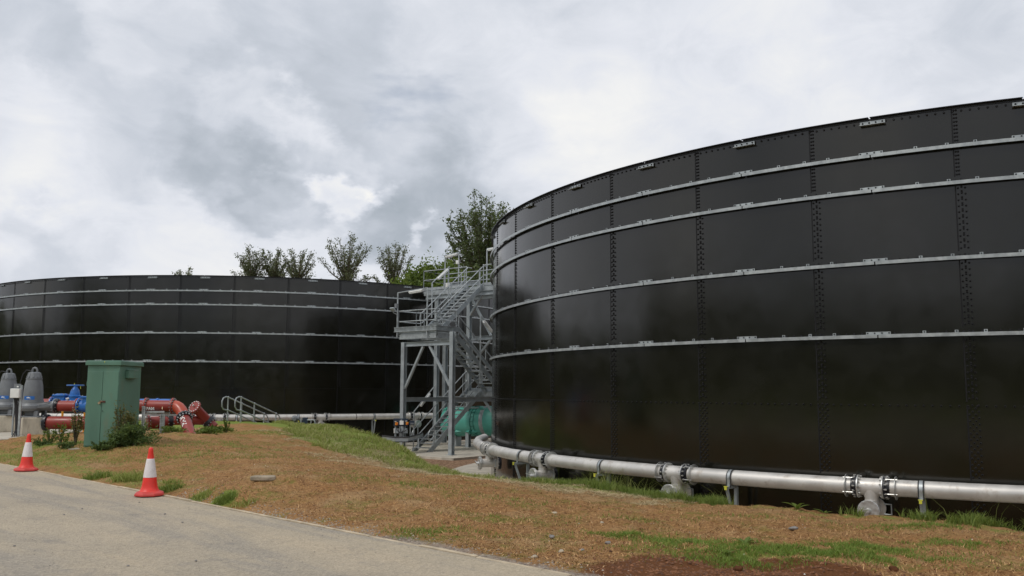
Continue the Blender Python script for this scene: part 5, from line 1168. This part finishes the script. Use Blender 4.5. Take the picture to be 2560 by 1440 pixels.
for i, a in enumerate([(348, 1256, 'dark grit lump on the road below the nearer cone'), (412, 1285, 'dark grit lump on the road, second below the nearer cone'), (456, 1306, 'largest dark grit lump on the road centre left'), (205, 1272, 'dark grit lump on the road below the farther cone'), (160, 1287, 'dark grit lump on the left part of the road'), (320, 1415, 'dark grit lump at the bottom of the road'), (490, 1402, 'flat dark grit lump near the bottom of the road'), (36, 1365, 'dark grit lump at the left edge of the road')]):
    rock(a[0], a[1], (.015, .011, .008), stoneg, a[2], 30+i, 'stone', 'grit lumps on the road', True, 'grit_lump')
rng = np.random.default_rng(9)
def pebbles(name, P, z, s0, s1, mat, lab, cat):
    n = len(P); s = rng.uniform(s0, s1, n); a = rng.uniform(0, 6.28, n); base = np.array([(1, 0, 0), (0, 1, 0), (-1, 0, 0), (0, -1, 0), (.1, .1, .7)]); V = []
    k = np.cos(a), np.sin(a); V = np.stack([np.column_stack([P[:, 0]+s*(x*k[0]-y*k[1]*.7), P[:, 1]+s*(x*k[1]+y*k[0]*.7), z+s*w*.8-.002]) for x, y, w in base], 1).reshape(-1, 3); i = np.arange(n)*5
    F = np.concatenate([np.stack([i+j, i+(j+1) % 4, i+4], 1) for j in range(4)]); return tag(npmesh(name, V, F, mat), lab, cat, kind='stuff')
grit = leafmat('road_grit', (.05, .048, .045), (.30, .27, .23), 0)
n = 5000; L = rng.uniform(-26, 3, n)+12; W = rng.uniform(.1, 9, n); P = np.stack([K0.x+KD.x*L-KN.x*W, K0.y+KD.y*L-KN.y*W], 1)
pebbles('road_grit', P, ROADZ+.006, .003, .011, grit, 'small dark chippings scattered over the road', 'grit')
peb = leafmat('pale_pebbles', (.12, .10, .085), (.40, .34, .27), 0)
n = 1700; L = rng.uniform(7.5, 19, n); W = np.abs(rng.normal(size=n))*.16+.01; P = np.stack([K0.x+KD.x*L+KN.x*(.06+W), K0.y+KD.y*L+KN.y*(.06+W)], 1)
P = P[(L > 12) | (vnoise(P, 1.2, 3) > .45)]
pebbles('kerb_gravel', P, hz(P), .008, .022, peb, 'pale gravel and bark bits along the verge side of the kerb', 'gravel')
n = 450; P = np.stack([rng.uniform(-9, 9, n), rng.uniform(8, 22, n)], 1); dc, _ = crest_dist(P); P = P[(kerb_dist(P) > .4) & (dc < -.3)]
pebbles('verge_pebbles', P, hz(P), .006, .017, leafmat('chalk_bits', (.35, .30, .24), (.72, .68, .60), 0), 'tiny pale pebbles strewn over the mulch', 'pebbles')
c1 = pxw(1840, 1425); n = 3000; P = np.stack([c1.x+rng.normal(size=n)*.75, c1.y-.1+rng.normal(size=n)*.45], 1); P = P[kerb_dist(P) > .3]
pebbles('soil_clods', P, hz(P), .006, .028, leafmat('soil_crumbs', (.07, .028, .012), (.24, .10, .040), 0), 'crumbly dark brown soil thrown on the verge at the bottom', 'soil')
# far wood behind the road, seen mirrored in the dark tanks
rng = np.random.default_rng(77); cs = []
for a in np.radians(np.arange(123, 440, 1.6)):
    r = (72 if a < math.radians(372) else 104)+rng.uniform(-4, 6); hh = rng.uniform(9.5, 13.5)*(.6 if a < math.radians(160) else 1); c = np.array([r*math.cos(a), r*math.sin(a), 0]); m = 190
    q = rng.normal(size=(m, 3)); q /= np.linalg.norm(q, axis=1)[:, None]; q *= rng.uniform(.5, 1, m)[:, None]**.4; cs.append(c+q*np.array([2.6, 2.6, hh*.5])+np.array([0, 0, hh*.5]))
C_ = np.concatenate(cs); V, F = quads(C_, rng.uniform(1.1, 2.2, len(C_)), rng, 1.0)
tag(npmesh('far_woodland', V, F, tree_leaf), 'dark belt of woodland behind the road, mirrored in the tank walls', 'woodland', kind='stuff')
